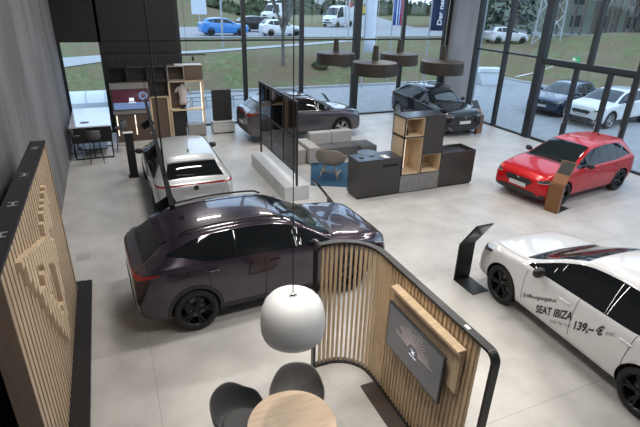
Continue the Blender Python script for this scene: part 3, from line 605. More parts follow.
    lz = zg-.36; decal('lower_grille', 'plastic', [(-.66, lz+.05), (-.5, lz), (.5, lz), (.66, lz+.05)], [(-.66, lz+.11), (-.5, lz+.18), (.5, lz+.18), (.66, lz+.11)], 'F', .007)
    if full and kind == 'suv': decal('bumper_trim', 'rims', [(-.74, lz+.12), (-.5, lz-.035), (.5, lz-.035), (.74, lz+.12)], [(-.74, lz+.15), (-.5, lz-.01), (.5, lz-.01), (.74, lz+.15)], 'F', .012, 20, 2)
    for s in (-1, 1): decal('air_intake', 'plastic', [(-.07, lz+.03), (.07, lz+.07)], [(-.07, lz+.17), (.07, lz+.16)], (X(.12), s*.70, s*R(30)), .007, 4, 4)
    if full:
        dz = .16 if cladding else 0; decal('rear_diffuser', 'plastic', [(-.80 if cladding else -.68, .30), (-.5, .28), (.5, .28), (.80 if cladding else .68, .30)], [(-.80 if cladding else -.68, .42+dz), (-.5, .50+dz), (.5, .50+dz), (.80 if cladding else .68, .42+dz)], 'B', .006)
        if plate: decal('number_plate', 'plate', [(-.26, zg-.13), (.26, zg-.13)], [(-.26, zg-.02), (.26, zg-.02)], 'F', .016, 4, 2)
        decal('number_plate', 'plate', [(-.26, .62), (.26, .62)], [(-.26, .73), (.26, .73)], 'B', .010, 4, 2)
        bz = zg+.075; bd = MB(); p = proj(0, bz+.02, 'F', .012)
        bd.prism([(-.05, .035), (-.02, .01), (-.035, -.035), (0, -.01), (.035, -.035), (.02, .01), (.05, .035), (0, .015)], 0, .008, Matrix.Translation(p) @ Matrix.Rotation(PI/2, 4, 'Z') @ Matrix.Rotation(PI/2, 4, 'X')); bd.build('badge', 'chrome', root)
        # bonnet gap and cowl
        for s in (1, -1): ribbon('bonnet_gap', 'well', [(X(.30), s*.66), (X(.7), s*.755), (X(sp['x0']-.02), s*.755)], 'T', .007, .002)
        ribbon('cowl', 'plastic', [(X(sp['x0']-.03), -.70), (X(sp['x0']-.06), 0), (X(sp['x0']-.03), .70)], 'T', .07, .004)
        # spoiler over the rear window
        xr = sp['r0']-.02; rows = []; hwid = at(xr, 5)-.05
        for dx, dz, kk in ((-.15, .003, 0), (-.02, .006, 0), (.11, -.012, 1), (.112, -.035, 1), (.02, -.05, 1)):
            row = []
            for i in range(17):
                v = (i-8)/8*hwid; xx_ = X(xr+min(dx, -.02)); p, nn = hit((xx_, v, 4), (0, 0, -1)); row.append(Vector((X(xr+dx-.05*((i-8)/8)**2*kk), v, p.z+dz)))
            rows.append(row)
        MB().grid(rows).build('spoiler', paint, root, smooth=False, solid=.008)
        bt2 = MB(); ax_, az_ = X(xr-.35), at(xr-.35, 4); bt2.prism([(-.06, 0), (.05, 0), (-.045, .06)], -.018, .018, Matrix.Translation((ax_, 0, az_-.005)) @ Matrix.Rotation(PI/2, 4, 'X') @ Matrix.Diagonal((-1, 1, 1, 1))); bt2.build('antenna', 'plastic', root)
        ribbon('tailgate_gap', 'well', [(-.62, .80), (-.56, .60), (.56, .60), (.62, .80)], 'B', .007, .003)
        if wipers: ribbon('wiper', 'black', [(X(sp['x0']+.05), -.45), (X(sp['x0']+.10), .15)], 'T', .018, .012); ribbon('wiper', 'black', [(X(sp['x0']+.05), .05), (X(sp['x0']+.13), .60)], 'T', .018, .012); ribbon('wiper', 'black', [(X(sp['r1']-.03), 0), (X(sp['r1']-.05), .38)], 'T', .014, .012)
    if textfn: textfn(root, proj, X)
    root.scale = scl
    return root
def car_text(txt, size, u0, v0, dr, mt, bold=0., slope=0., sq=1.):
    def f(root, proj, X):
        me = text_mesh(txt, size, bold); w = max(v.co.x for v in me.vertices)
        for v in me.vertices:
            a, b = (v.co.x*sq/w if dr == 'L' else v.co.x*sq), v.co.y
            if dr == 'L': p = proj(u0-a, v0+b+a*slope, 'L', .006)
            elif dr == 'B': p = proj(u0-a+w*sq/2*0, v0+b, 'B', .008)
            v.co = p
        me.materials.append(M[mt]); o = bpy.data.objects.new('lettering', me); COL.objects.link(o); o.parent = root; return o
    return f
def ibiza_text(root, proj, X):
    for t, s, xs, z, mt, b, ln in (('Eröffnungsangebot', .095, 1.27, .43, 'letter', .001, .60), ('SEAT IBIZA', .185, 1.56, .335, 'letter', .006, .62), ('jetzt für nur', .085, 1.84, .35, 'letterg', 0, .35), ('139,– €', .18, 2.22, .515, 'letter', .007, .43), ('mtl.', .09, 2.68, .75, 'letterg', 0, .12)):
        car_text(t, s, X(xs), z, 'L', mt, b, .46, ln)(root, proj, X)
def born_text(root, proj, X):
    for i, ch in enumerate('CUPRA'): car_text(ch, .085, .27-i*.125, .80, 'B', 'steel', .003)(root, proj, X)
    p = proj(0, .90, 'B', .006); MB().lathe([(0, .01), (.055, .008), (.06, 0)], n=20, mx=Matrix.Translation(p) @ Matrix.Rotation(-PI/2, 4, 'Y')).build('badge', 'plastic', root)

make_car('suv', 'coupe_suv', 'dark violet crossover car with black wheels parked in the middle of the showroom', 'purple', (2.13, 7.50, 0), R(2.8), scl=(1.012, 1.04, 1.09), rails=True, cladding=True, lightbar=True, plate=False)
make_car('hatch', 'hatchback', 'white hatchback with black price lettering on its doors', 'white', (6.86, 3.93, 0), R(86.8), scl=(1.08, 1.08, 1.11), textfn=ibiza_text)
make_car('hatch', 'hatchback', 'bright red hatchback parked in front of the entrance doors', 'red', (12.10, 9.33, 0), R(186.5), plate=True)
make_car('born', 'electric_hatchback', 'pale silver hatchback seen from behind with red rear light bar', 'silver', (1.49, 12.70, 0), R(90.4), lightbar=True, textfn=born_text, plate=False)
make_car('suv', 'coupe_suv', 'grey violet crossover car with silver wheels parked behind the black framed screen', 'greyp', (6.72, 17.45, 0), R(1), scl=(1.04, 1.04, 1.08), rim='rims', rails=True, cladding=True, lightbar=True, plate=False)
make_car('suv', 'coupe_suv', 'black crossover car facing inwards in front of the concrete column', 'blackp', (13.0, 17.25, 0), R(-91), rim='rims', rails=True, scl=(1.0, 1.03, 1.10))
make_car('hatch', 'parked_car', 'dark navy car parked outside beside the white car', 'navy', (21.65, 17.87, -.03), R(194), rim='rims')
make_car('suv', 'parked_car', 'white crossover car parked outside the entrance doors', 'white', (21.85, 15.31, -.03), R(187), rim='rims', cladding=True)
make_car('suv', 'road_car', 'bright blue crossover car driving on the road behind the bank', 'blue', (10.9, 49.0, gh(11, 49)+.06), R(3), full=False)
make_car('hatch', 'road_car', 'white hatchback on the road beyond the bare street tree', 'white', (16.5, 48.2, gh(16, 48)+.06), R(2), full=False)
make_car('suv', 'road_car', 'black estate car on the road behind the white hatchback', 'blackp', (16.0, 54.5, gh(16, 54)+.06), R(2), full=False)
make_car('van', 'delivery_van', 'white delivery van driving towards the showroom at the road junction', 'white', (30.8, 65, gh(31, 65)+.08), R(215), full=False, cat='van')
make_car('van', 'delivery_van', 'white high roofed van half hidden by the bare street tree', 'white', (26.5, 80.0, gh(26.5, 80)+.08), R(215), full=False, cat='van')
make_car('hatch', 'road_car', 'white car parked before the evergreen trees beyond the right hand grass', 'white', (36.5, 38.3, gh(36.5, 38.3)+.05), R(-10), full=False)

# ================================================================== FURNITURE
# ---- slatted emblem wall on the left
o = thing('slatted_wall', 'free standing oak slatted wall with raised emblem beside the left concrete wall', 'partition', (-1.1, 6.2, 0))
LY0, LY1 = -2.08, 2.14
B(-.20, .12, LY0-.6, LY1+.34, 0, .06).box(.0, .26, LY0-.6, LY1+.34, 0, .05).build('plinth', 'black', o)
B(-.15, -.03, LY0+.03, LY1, .06, 2.82).build('backing', 'slatback', o)
poly = [(7.18, 2.59), (7.07, 2.35), (7.03, 2.14), (6.95, 1.97), (6.72, 2.0), (6.6, 2.10), (6.55, 1.98), (6.8, 1.85), (6.84, 1.59), (6.72, 1.41), (6.66, 1.11), (6.51, .78), (6.29, .48), (5.93, .89), (5.4, 1.61), (5.29, 1.83), (5.21, 1.95), (4.94, 2.24), (4.8, 2.48), (4.68, 2.65), (5.27, 2.45), (6.01, 2.2), (6.20, 2.16), (6.30, 2.3), (6.58, 2.42), (6.82, 2.48)]
holes = ([(5.31, 2.24), (5.72, 2.06), (5.45, 1.80), (5.26, 2.05)], [(6.02, 1.88), (6.45, 1.66), (6.31, .87), (5.75, 1.60)])
def inp(P, x, y):
    c = False
    for (a, b), (d, e) in zip(P, P[1:]+P[:1]):
        if (b > y) != (e > y) and x < (d-a)*(y-b)/(e-b)+a: c = not c
    return c
sl = MB(); em = MB(); y = LY0+.05
while y < LY1-.09:
    sl.box(-.03, .02, y, y+.092, .06, 2.82); u = y+.046+6.2; z = .1; run = None
    while z < 2.82:
        ins = inp(poly, u, z) and not any(inp(h, u, z) for h in holes)
        if ins and run is None: run = z
        if not ins and run is not None: em.box(.0, .075, y-.004, y+.096, run, z); run = None
        z += .03
    y += .142
sl.build('slats', 'wood', o); em.build('emblem', 'wood_l', o)
B(-.17, .03, LY0, LY0+.03, .06, 2.82).build('end_board', 'slatdk', o); B(-.03, .03, LY1, LY1+.03, .06, 2.82).build('end_board', 'wood', o)
B(-.18, .035, LY0, LY1+.03, 2.82, 2.86).build('cap', 'black', o)
m = MB()
for yy_ in (-1.3, -.5, .5, 1.75):
    for d in (-.05, .05): m.box(-.12, -.02, yy_+d-.008, yy_+d+.008, 2.86, 2.864)
    m.box(-.08, -.06, yy_-.05, yy_+.05, 2.86, 2.864)
m.build('cap_fitting', 'steel', o)
m = MB()
for i in range(28): m.box(-.03, .02 if i % 2 else .0, i*.07, i*.07+.05, 0, 2.3)
tag(m.build('ribbed_panel', 'dkblue', loc=(-1.5, 3.2, 0)), 'dark blue ribbed panel standing between the slatted wall and the concrete wall', 'panel')

# ---- curved slatted partition on the right
PX, PY, PR, PH = 2.93, 5.03, .52, 2.05
def ppath(s):   # s from the curved end
    a = .22
    if s < a: return Vector((PX-PR-a+s, PY, 0)), Vector((0, 1, 0))
    s -= a; L = PR*PI/2
    if s < L: t = s/PR; return Vector((PX-PR+PR*math.sin(t), PY-PR+PR*math.cos(t), 0)), Vector((math.sin(t), math.cos(t), 0))
    s -= L; return Vector((PX, PY-PR-s, 0)), Vector((1, 0, 0))
PL = .22+PR*PI/2+(PY-PR-2.47)
o = thing('slatted_partition', 'curved oak slat partition with black rim around the round table', 'partition', (0, 0, 0))
N = 64
def rail(z0, z1, hw, s0, s1):
    m = MB(); rows = [[] for _ in range(5)]
    for i in range(N+1):
        p, n = ppath(s0+(s1-s0)*i/N)
        for k, (u, z) in enumerate(((-hw, z0), (hw, z0), (hw, z1), (-hw, z1), (-hw, z0))): rows[k].append(p+n*u+Vector((0, 0, z)))
    m.grid(rows)
    for i in (0, N): m.bm.faces.new([m.bm.verts.new(rows[k][i]) for k in range(4)])
    return m
rail(0, .035, .045, 0, PL).build('floor_rail', 'black', o)
rc = .11
rail(PH-.022, PH+.012, .045, rc*.6, PL-rc*.8).build('top_rail', 'black', o)
for s, sg, nm in ((0, 1, 'end_post'), (PL, -1, 'end_post')):
    p, n = ppath(s); d = (ppath(s+sg*.01)[0]-p).normalized(); rows = [[] for _ in range(5)]
    pts = [(0, 0)]+[(0, PH-.005-rc)]+[(rc-rc*math.cos(a), PH-.005-rc+rc*math.sin(a)) for a in [PI/2*i/8 for i in range(1, 9)]]
    for i, (u, z) in enumerate(pts):
        a = pts[max(0, i-1)]; b = pts[min(len(pts)-1, i+1)]; tx, tz = b[0]-a[0], b[1]-a[1]; l = math.hypot(tx, tz); nx, nz = -tz/l, tx/l
        for k, (q, e) in enumerate(((-.045, -.017), (.045, -.017), (.045, .017), (-.045, .017), (-.045, -.017))): rows[k].append(p+d*(u+nx*e)+n*q+Vector((0, 0, z+nz*e)))
    MB().grid(rows).build(nm, 'black', o)
m = MB(); s = .10
while s < PL-.2:
    p, n = ppath(s); t = n.cross(Vector((0, 0, 1))); mx = Matrix(((t.x, n.x, 0, p.x), (t.y, n.y, 0, p.y), (0, 0, 1, 0), (0, 0, 0, 1)))
    m.box(-.0155, .0155, -.02, .02, .035, PH-.02, mx); s += .068
m.build('slats', 'wood_s', o)
B(PX-.005, PX+.005, 2.68, 4.3, .04, PH-.03).build('backing_panel', 'wood_s', o)
B(PX-.02, PX+.02, 2.86, 2.93, PH+.012, PH+.016).build('label_plate', 'paper', o)
o = thing('wall_screen', 'landscape screen mounted inside the slatted partition showing a ray pattern', 'screen', (2.80, 3.50, 1.35))
B(-.03, .0, -.545, .555, -.325, .32).build('housing', 'frame', o, bevel=.004); B(-.034, -.029, -.525, .535, -.305, .30).build('display', 'screen', o)
m = MB(); rnd = random.Random(2)
for i in range(26):
    a = PI*(.04+.92*i/25); r0, r1 = .09, .22+.10*rnd.random(); c = Vector((-.0355, -.02, -.03))
    m.bar(c+Vector((0, math.cos(a)*r0*1.2, math.sin(a)*r0)), c+Vector((0, math.cos(a)*r1*1.2, math.sin(a)*r1)), .004, .002, up=(1, 0, 0))
m.build('ray_pattern', 'beam', o)
m = MB().prism([(-.04, .03), (-.012, .008), (-.028, -.03), (0, -.008), (.028, -.03), (.012, .008), (.04, .03), (0, .012)], 0, .003, Matrix.Translation((-.038, -.02, -.03)) @ Matrix.Rotation(PI/2, 4, 'Z') @ Matrix.Rotation(PI/2, 4, 'X')); m.box(-.038, -.0355, -.09, .05, -.09, -.083); m.build('screen_emblem', 'scrw', o)
o = thing('mounting_board', 'oak mounting board with a shelf like top edge behind the partition screen', 'panel', (2.865, 3.45, 1.6))
B(-.02, .03, -.63, .63, -.32, .22).build('board', 'wood_l', o, bevel=.003); B(-.075, .03, -.64, .64, .22, .255).build('ledge', 'wood_l', o, bevel=.003)
tag(B(-.11, .11, -1.0, .8, 0, .03).build('floor_plank', 'wengew', loc=(2.77, 3.6, 0), bevel=.004), 'dark grooved plank lying at the foot of the slatted partition', 'plank')

# ---- round table, shell chairs, white dome lamp
o = thing('round_table', 'round oak table below the white dome pendant', 'table', (1.31, 3.54, 0))
MB().lathe([(0, .71), (.46, .71), (.488, .725), (.49, .74), (.485, .745), (0, .745)], n=64).build('tabletop', 'wood_t', o, smooth=False)
MB().lathe([(0, .71), (.05, .71), (.035, .66), (.035, .06), (.06, .03), (.26, .015), (.27, 0), (0, 0)], n=32).build('pedestal', 'matte', o, smooth=True)
def bucket(o, k, R0=.315, zs=.43, back=.80, arm=.66, front=.45, leg='wood_l', pad=None):
    rows = []; nT, nR = 36, 9
    for j in range(nR+1):
        t = j/nR; row = []
        for i in range(nT+1):
            a = 2*PI*i/nT; c = math.cos(a)   # a=0 back (+y)
            rim = front+(arm-front)*ss(-.75, .0, c)+(back-arm)*ss(.25, .95, c)
            rr = R0*(1+.06*max(0, c)-.05*max(0, -c)); r = rr*(math.sin(min(1, t*1.25)*PI/2)**.9*.86+.14*t); z = zs+(rim-zs)*max(0, (t-.42)/.58)**1.15 - .012*(1-t)
            row.append((math.sin(a)*r, math.cos(a)*r, z))
        rows.append(row)
    sh = MB().grid(rows); bmesh.ops.remove_doubles(sh.bm, verts=sh.bm.verts, dist=.0005)
    sh.build('seat_shell', k, o, smooth=True, sub=1, solid=.016)
    if pad: MB().lathe([(0, zs+.03), (R0*.62, zs+.03), (R0*.72, zs+.012), (R0*.7, zs), (0, zs)], n=24).build('seat_pad', pad, o, smooth=True)
    for sx in (-1, 1):
        for sy in (-1, 1): MB().tube([(sx*.11, sy*.11, zs-.01), (sx*.21, sy*.22, 0)], [.016, .010], 8).build('leg', leg, o, smooth=True)
def chair_at(lab, x, y, tx, ty, k, pad=None):
    o = thing('shell_chair', lab, 'chair', (x, y, 0)); d = Vector((x-tx, y-ty)); o.rotation_euler = (0, 0, math.atan2(d.y, d.x)-PI/2); o.scale = (1.06, 1.06, 1.06); bucket(o, k, pad=pad, leg='matte'); return o
chair_at('charcoal shell chair on the left of the round table', .86, 3.99, 1.35, 3.56, 'shell', 'cushion')
chair_at('grey shell chair behind the round table below the lamp', 1.54, 4.0, 1.34, 3.50, 'shell2', 'cushion')
o = thing('dome_pendant', 'large white dome pendant lamp above the round table', 'lamp', (1.36, 3.66, 2.335))
MB().lathe([(.0, -.01), (.045, -.01), (.07, .012), (.12, .018), (.18, .006), (.24, -.03), (.285, -.085), (.312, -.16), (.325, -.25), (.328, -.33), (.322, -.40), (.305, -.455), (.298, -.455), (.314, -.39), (.319, -.32), (.314, -.24), (.30, -.16), (.275, -.10), (.22, -.045), (.14, -.01), (.0, -.03)], n=64).build('shade', 'lamp', o, smooth=True)
m = MB(); m.box(-.04, .04, -.012, .012, -.012, .004); m.tube([(-.035, 0, 0), (0, 0, .05), (.035, 0, 0)], .006); m.build('bracket', 'chrome', o); MB().tube([(0, 0, .04), (0, 0, 4.76)], .005).build('cord', 'cord', o)
MB().lathe([(0, -.14), (.03, -.15), (.045, -.19), (.03, -.23), (0, -.24)], n=16).build('bulb', 'lamp', o, smooth=True)

# ---- four drum pendants
def drum(lab, x, y):
    o = thing('drum_pendant', lab, 'lamp', (x, y, 3.38)); R_ = .65
    MB().lathe([(.0, .045), (.10, .045), (R_-.05, .0), (R_-.01, -.005), (R_, -.02), (R_+.012, -.34), (R_+.005, -.36), (R_-.03, -.35), (R_-.03, -.2), (0, -.2)], n=56).build('shade', 'blamp', o, smooth=False)
    MB().lathe([(.0, .45), (.075, .45), (.105, .04), (0, .04)], n=20).build('neck', 'blamp', o, smooth=False); MB().tube([(0, 0, .45), (0, 0, 3.8)], .006).build('cord', 'steel', o)
    return o
drum('leftmost dark drum pendant of the four over the counters', 7.152, 15.156); drum('dark drum pendant hanging lowest in view, nearest above the counter', 7.20, 12.56)
drum('dark drum pendant behind the other three above the shelf tower', 9.288, 14.582); drum('rightmost dark drum pendant before the concrete column', 9.44, 12.35)

# ---- suspended light tracks
o = thing('light_track', 'black suspended light track with spotlights hanging above the pale silver car', 'lamp', (.40, 6.1, 3.4))
def tr(y): return -.07+.17*(y+2.35)/4.65
MB().bar((tr(-2.35), -2.35, 0), (tr(2.3), 2.3, 0), .042, .045).build('rail', 'track', o)
for y in (-2.0, -.45, 1.05):
    s = MB(); s.tube([(tr(y)-.01, y, -.02), (tr(y)-.02, y, -.07)], .012); mx = Matrix.Translation((tr(y)-.04, y, -.10)) @ Matrix.Rotation(R(62), 4, 'Y'); s.lathe([(0, -.085), (.045, -.085), (.048, .08), (.04, .085), (.036, .06), (0, .06)], n=18, mx=mx); s.build('spotlight', 'track', o)
for q, rr_ in ((-1.62, .008), (1.9, .004)): MB().tube([(tr(q), q, 0), (tr(q), q, 3.8)], rr_).build('cable', 'cord', o)
o = thing('light_track', 'thin black light track hanging in front of the dark back panel', 'lamp', (1.65, 18.0, 3.08))
B(-1.62, 1.66, -.02, .02, -.02, .02).build('rail', 'matte', o)
for x in (-1.3, -.1, 1.2): MB().tube([(x, 0, 0), (x, 0, -.08)], .01).lathe([(0, -.07), (.04, -.07), (.045, -.2), (0, -.2)], (x, 0, 0), 12).build('spotlight', 'matte', o)
for x in (-.9, 1.0): MB().tube([(x, 0, 0), (x, 0, 4.1)], .005).build('cable', 'cord', o)

# ---- counters and shelf tower
o = thing('counter_block', 'dark grooved counter with round rear extension and waste holes, left of the shelf tower', 'counter', (6.44, 10.55, 0))
B(-.63, .66, .03, .60, 0, .06).build('base', 'black', o); B(-.66, .665, 0, .63, .06, 1.07).build('body', 'counter', o, bevel=.004); B(-.665, .667, -.005, .635, 1.07, 1.1).build('worktop', 'countertop', o, bevel=.003)
B(.08, .58, -.006, .002, .86, .93).build('slot', 'well', o)
for x, y in ((-.45, .27), (-.11, .33)): MB().lathe([(.0, 1.102), (.06, 1.102), (.075, 1.103), (.08, 1.1)], (x, y, 0), 24).build('waste_hole', 'well', o)
MB().lathe([(0, 1.06), (.30, 1.06), (.30, 1.104), (0, 1.104)], (-.05, .66, 0), 40).build('round_extension', 'countertop', o)
tag(B(-.08, .09, -.14, .12, 0, .008).build('brochure', 'paper', loc=(6.67, 10.74, 1.101)), 'white paper brochure lying on the left counter top', 'brochure')
o = thing('counter_block', 'dark grooved counter with sunken glossy top, right of the shelf tower', 'counter', (9.07, 10.56, 0))
B(-.60, .60, .03, .70, 0, .06).build('base', 'black', o); m = B(-.635, .63, 0, .02, .06, 1.06); m.box(-.635, .63, .7, .72, .06, 1.06); m.box(-.635, -.615, .02, .7, .06, 1.06); m.box(.61, .63, .02, .7, .06, 1.06); m.build('body', 'counter', o); B(-.615, .61, .02, .7, .9, .96).build('worktop', 'countertop', o)
MB().tube([(-.2, .5, .96), (-.2, .5, 1.12), (-.2, .38, 1.14)], .014).build('tap', 'steel', o, smooth=True)
o = thing('shelf_tower', 'tall shelf tower of oak boxes, dark door and grey drawers between the two counters', 'shelf', (7.13, 10.55, 0))
D = .62
def openbox(x0, x1, z0, z1, nm='shelf_box', k='wood_l', fr='black', dep=D, y0=0., back=True, par=None, th=.02):
    m = MB(); m.box(x0, x1, y0, y0+dep, z0, z0+th); m.box(x0, x1, y0, y0+dep, z1-th, z1); m.box(x0, x0+th, y0, y0+dep, z0, z1); m.box(x1-th, x1, y0, y0+dep, z0, z1)
    if back: m.box(x0+th, x1-th, y0+dep-.02, y0+dep, z0+th, z1-th)
    return m.build(nm, k, par)
openbox(.02, .63, .56, 1.61, par=o); openbox(.02, .63, 1.63, 2.15, par=o); openbox(.65, 1.30, .56, 1.09, par=o)
m = MB()
for x0, x1, z0, z1 in ((0, .64, .54, 1.62), (0, .64, 1.62, 2.17), (.64, 1.31, .54, 1.10)):
    for a, b, c, d in ((x0, x0+.02, z0, z1), (x1-.014, x1+.006, z0, z1), (x0, x1, z0, z0+.02), (x0, x1, z1-.014, z1+.006)): m.box(a, b, -.008, .0, c, d)
for z0, z1 in ((.54, 1.62), (1.62, 2.17)):
    for y0, y1, a, b in ((0, .02, z0, z1), (D-.02, D, z0, z1), (0, D, z0, z0+.02), (0, D, z1-.016, z1)): m.box(-.008, .0, y0, y1, a, b)
m.build('frame', 'black', o); B(.64, 1.31, 0, D, 1.10, 2.15).build('door', 'counter', o); B(-.01, 1.32, -.01, D+.01, 2.16, 2.185).build('top_panel', 'countertop', o)
B(.0, 1.31, .02, D, 0, .03).build('base', 'black', o)
for x0, x1 in ((.0, .648), (.655, 1.31)): B(x0, x1, 0, D, .03, .535).build('drawer', 'grey', o, bevel=.003)
B(.34, .36, .45, .47, .60, 1.57).build('light_strip', 'tube', o)
tag(MB().lathe([(0, 0), (.05, 0), (.055, .12), (.04, .17), (.02, .2), (.02, .25), (0, .25)], n=18).build('dark_bottle', 'black', loc=(7.31, 10.75, 1.652), smooth=True), 'dark bottle in the upper open box of the shelf tower', 'bottle')
tag(MB().lathe([(0, 0), (.035, 0), (.035, .2), (.015, .25), (0, .25)], n=14).build('pale_bottle', 'silver', loc=(7.42, 10.9, 1.652), smooth=True), 'pale bottle beside the dark one in the upper open box', 'bottle')
tag(MB().lathe([(0, 0), (.045, 0), (.045, .16), (.015, .24), (0, .27)], n=14).build('clear_bottle', 'silver', loc=(7.30, 10.85, .582), smooth=True), 'small pale bottle in the tall lit box of the shelf tower', 'bottle')

# ---- framed screen on white plinth
o = MB().box(-.355, .355, -1.62, 1.62, 0, .40).build('white_plinth', 'plinth', loc=(4.235, 12.72, 0), bevel=.006); tag(o, 'long pale concrete plinth carrying the black framed screen', 'plinth')
o = thing('framed_screen', 'black metal framed divider with dark panes standing on the pale plinth', 'divider', (4.24, 12.8, .401))
m = MB(); w = .05
for y in (-1.67+.02, 1.62): m.box(-w/2, w/2, y-w/2, y+w/2, 0, 2.26)
for z in (.36, 1.29, 2.24): m.box(-w/2, w/2, -1.65, 1.62, z-w/2, z+w/2)
for y in (-.58, .50): m.box(-.015, .015, y-.02, y+.02, .36, 2.24)
m.build('frame', 'black', o)
for a, b in ((-1.60, -.62), (-.54, .46), (.54, 1.57)):
    for c, d in ((.40, 1.25), (1.33, 2.20)): B(-.004, .004, a+.02, b-.02, c, d).build('pane', 'tintglass', o)
for a, b, z0, z1 in ((-1.56, -.64, .78, 2.10), (-.54, .42, .70, 2.12), (.56, 1.36, .72, 2.12)): B(.05, .07, a, b, z0, z1).build('dark_panel', 'dkblue', o)
# ---- lounge
o = thing('sofa', 'grey two tone modular sofa behind the dark counter', 'sofa', (6.85, 14.45, 0))
for x0, x1 in ((-.80, -.005), (.005, .80)):
    B(x0, x1, -.42, .30, .05, .42).build('seat', 'fab_d', o, bevel=.025); B(x0, x1, .16, .46, .05, .82).build('backrest', 'fab_l', o, bevel=.03)
B(-1.18, -.81, -.72, .50, .04, .58).build('armrest', 'fab_l', o, bevel=.025); B(.81, 1.40, -.62, .20, .05, .42).build('ottoman', 'fab_d', o, bevel=.025)
tag(B(-.26, .26, -.36, .36, 0, .48).build('side_block', 'fab_l', loc=(5.38, 14.3, 0), bevel=.02), 'pale grey block stool left of the sofa armrest', 'stool')
tag(MB().prism([(-.95, -.75), (.25, -1.35), (1.25, .75), (-.1, 1.3)], 0, .012).build('blue_rug', 'rug', loc=(5.95, 12.75, 0)), 'blue rug under the beige armchair', 'rug')
o = thing('armchair', 'beige armchair with oak legs on the blue rug', 'armchair', (5.85, 12.45, .013), R(180-38)); o.scale = (1.38, 1.38, 1.28)
bucket(o, 'beige', R0=.34, zs=.38, back=.78, arm=.60, front=.41, pad='fab_l')
for sx in (-1, 1): MB().bar((sx*.185, -.19, .13), (sx*.185, .19, .13), .022).build('stretcher', 'wood_l', o)
MB().bar((-.185, 0, .13), (.185, 0, .13), .022).build('stretcher', 'wood_l', o)

# ---- information stands
def stand(lab, x, y, rz, k, block=False, s=1.0, tilt=.33):
    o = thing('information_stand', lab, 'stand', (x, y, 0), rz); w = .34*s; h0, h1 = .72*s, 1.22*s
    B(-w/2, w/2, -.50*s, .03, 0, .012).build('base', 'matte' if block else k, o)
    B(-w/2, w/2, 0, .03 if not block else .12, .012, h0).build('post', k, o, bevel=.002)
    th = math.atan2(h1-h0, tilt*s); ln = math.hypot(h1-h0, tilt*s); mx = Matrix.Translation((0, 0, h0)) @ Matrix.Rotation(PI-th, 4, 'X')
    mx = Matrix.Translation((0, .015, h0)) @ Matrix.Rotation(-(PI/2-th), 4, 'X').inverted()
    B(-w/2, w/2, -.015, .015, 0, ln).build('panel', k, o).matrix_local = mx
    for zz0, zz1, kk, nm in ((ln*.42, ln*.97, 'black', 'display'), (.03, ln*.38, 'paper', 'card')):
        if not block and nm == 'card': continue
        for sy, a, b in ((1, .015, .021), (-1, -.021, -.015)):
            if sy == 1 and nm == 'card': continue
            q = B(-w/2+.02, w/2-.02, a, b, zz0, zz1).build(nm, kk if not (sy == -1 and not block) else 'pane', o); q.matrix_local = mx
    return o
stand('black tilted information stand at the nose of the white hatchback', 5.90, 6.22, 0, 'black', s=1.1)
stand('bronze information stand in front of the red hatchback', 10.40, 8.10, R(105), 'rose', True, s=1.08)
stand('bronze information stand beside the black crossover car', 14.0, 15.40, R(-165), 'rose', True, s=1.08)
stand('black information stand behind the bonnet of the dark violet car', 4.30, 9.12, R(-90), 'black', s=1.06, tilt=.40)
stand('black information stand behind the bonnet of the grey violet car', 8.80, 18.95, R(-90), 'black', s=1.06, tilt=.40)
o = thing('slim_stand', 'slim black stand with bright top edge left of the pale silver car', 'stand', (.28, 14.4, 0)); B(-.15, .15, -.05, .25, 0, .02).build('base', 'matte', o); B(-.115, .115, 0, .09, .02, 1.34).build('column', 'matte', o); B(-.15, .12, -.03, .09, 1.34, 1.37).build('top', 'paper', o)
o = thing('poster_board', 'dark upright board standing on the pale low cabinet behind the cars', 'board', (3.95, 18.78, .482)); B(-.38, .38, -.04, .04, 0, 1.2).build('board', 'matte', o, bevel=.004); B(-.30, .30, -.08, .08, 0, .02).build('foot', 'black', o)
o = thing('low_cabinet', 'pale low cabinet under the dark upright board', 'cabinet', (3.95, 18.8, 0)); B(-.43, .43, -.28, .28, .05, .46).build('body', 'plinth', o, bevel=.004); B(-.40, .40, -.25, .25, 0, .05).build('base', 'black', o); B(-.45, .45, -.30, .30, .46, .48).build('top', 'plinth', o); B(-.05, .05, -.288, -.28, .3, .32).build('handle', 'black', o)

# ---- display furniture along the back
o = thing('display_wall', 'dark display wall with oak screen board and black upper boxes', 'shelf', (0, 18.4, 0))
B(-.04, 1.25, 0, .06, 1.03, 2.13).build('screen_board', 'cabinet', o); openbox(0, .56, 2.16, 2.65, 'shelf_box', 'black', dep=.4, par=o); openbox(.58, 1.25, 2.16, 2.65, 'shelf_box', 'counter', dep=.4, par=o); openbox(1.27, 1.93, 2.16, 2.65, 'shelf_box', 'counter', dep=.4, par=o); openbox(1.27, 1.93, 1.62, 2.14, 'shelf_box', 'counter', dep=.4, par=o)
B(1.30, 1.86, .04, .4, .05, 1.56).build('cupboard', 'wood_b', o)
m = MB(); m.box(1.25, 1.30, 0, .4, 0, 1.60); m.box(1.86, 1.91, 0, .4, 0, 1.60); m.box(1.25, 1.91, 0, .4, 1.56, 1.60); m.build('oak_frame', 'wood_l', o)
B(.0, 1.22, .04, .4, 0, 1.0).build('cupboard', 'wood_b', o)
for x in (.04, .66, 1.17): B(x, x+.03, .01, .04, .25, .98).build('light_strip', 'tube', o)
B(.68, 1.20, -.12, .04, .62, .66).build('ledge', 'wood_b', o)
o = thing('wall_screen', 'screen with maroon picture on the board of the display wall', 'screen', (.61, 18.36, 1.555)); B(-.62, .62, -.03, .03, -.36, .36).build('housing', 'black', o); B(-.60, .60, -.034, -.03, -.34, .34).build('display', 'scrm', o)
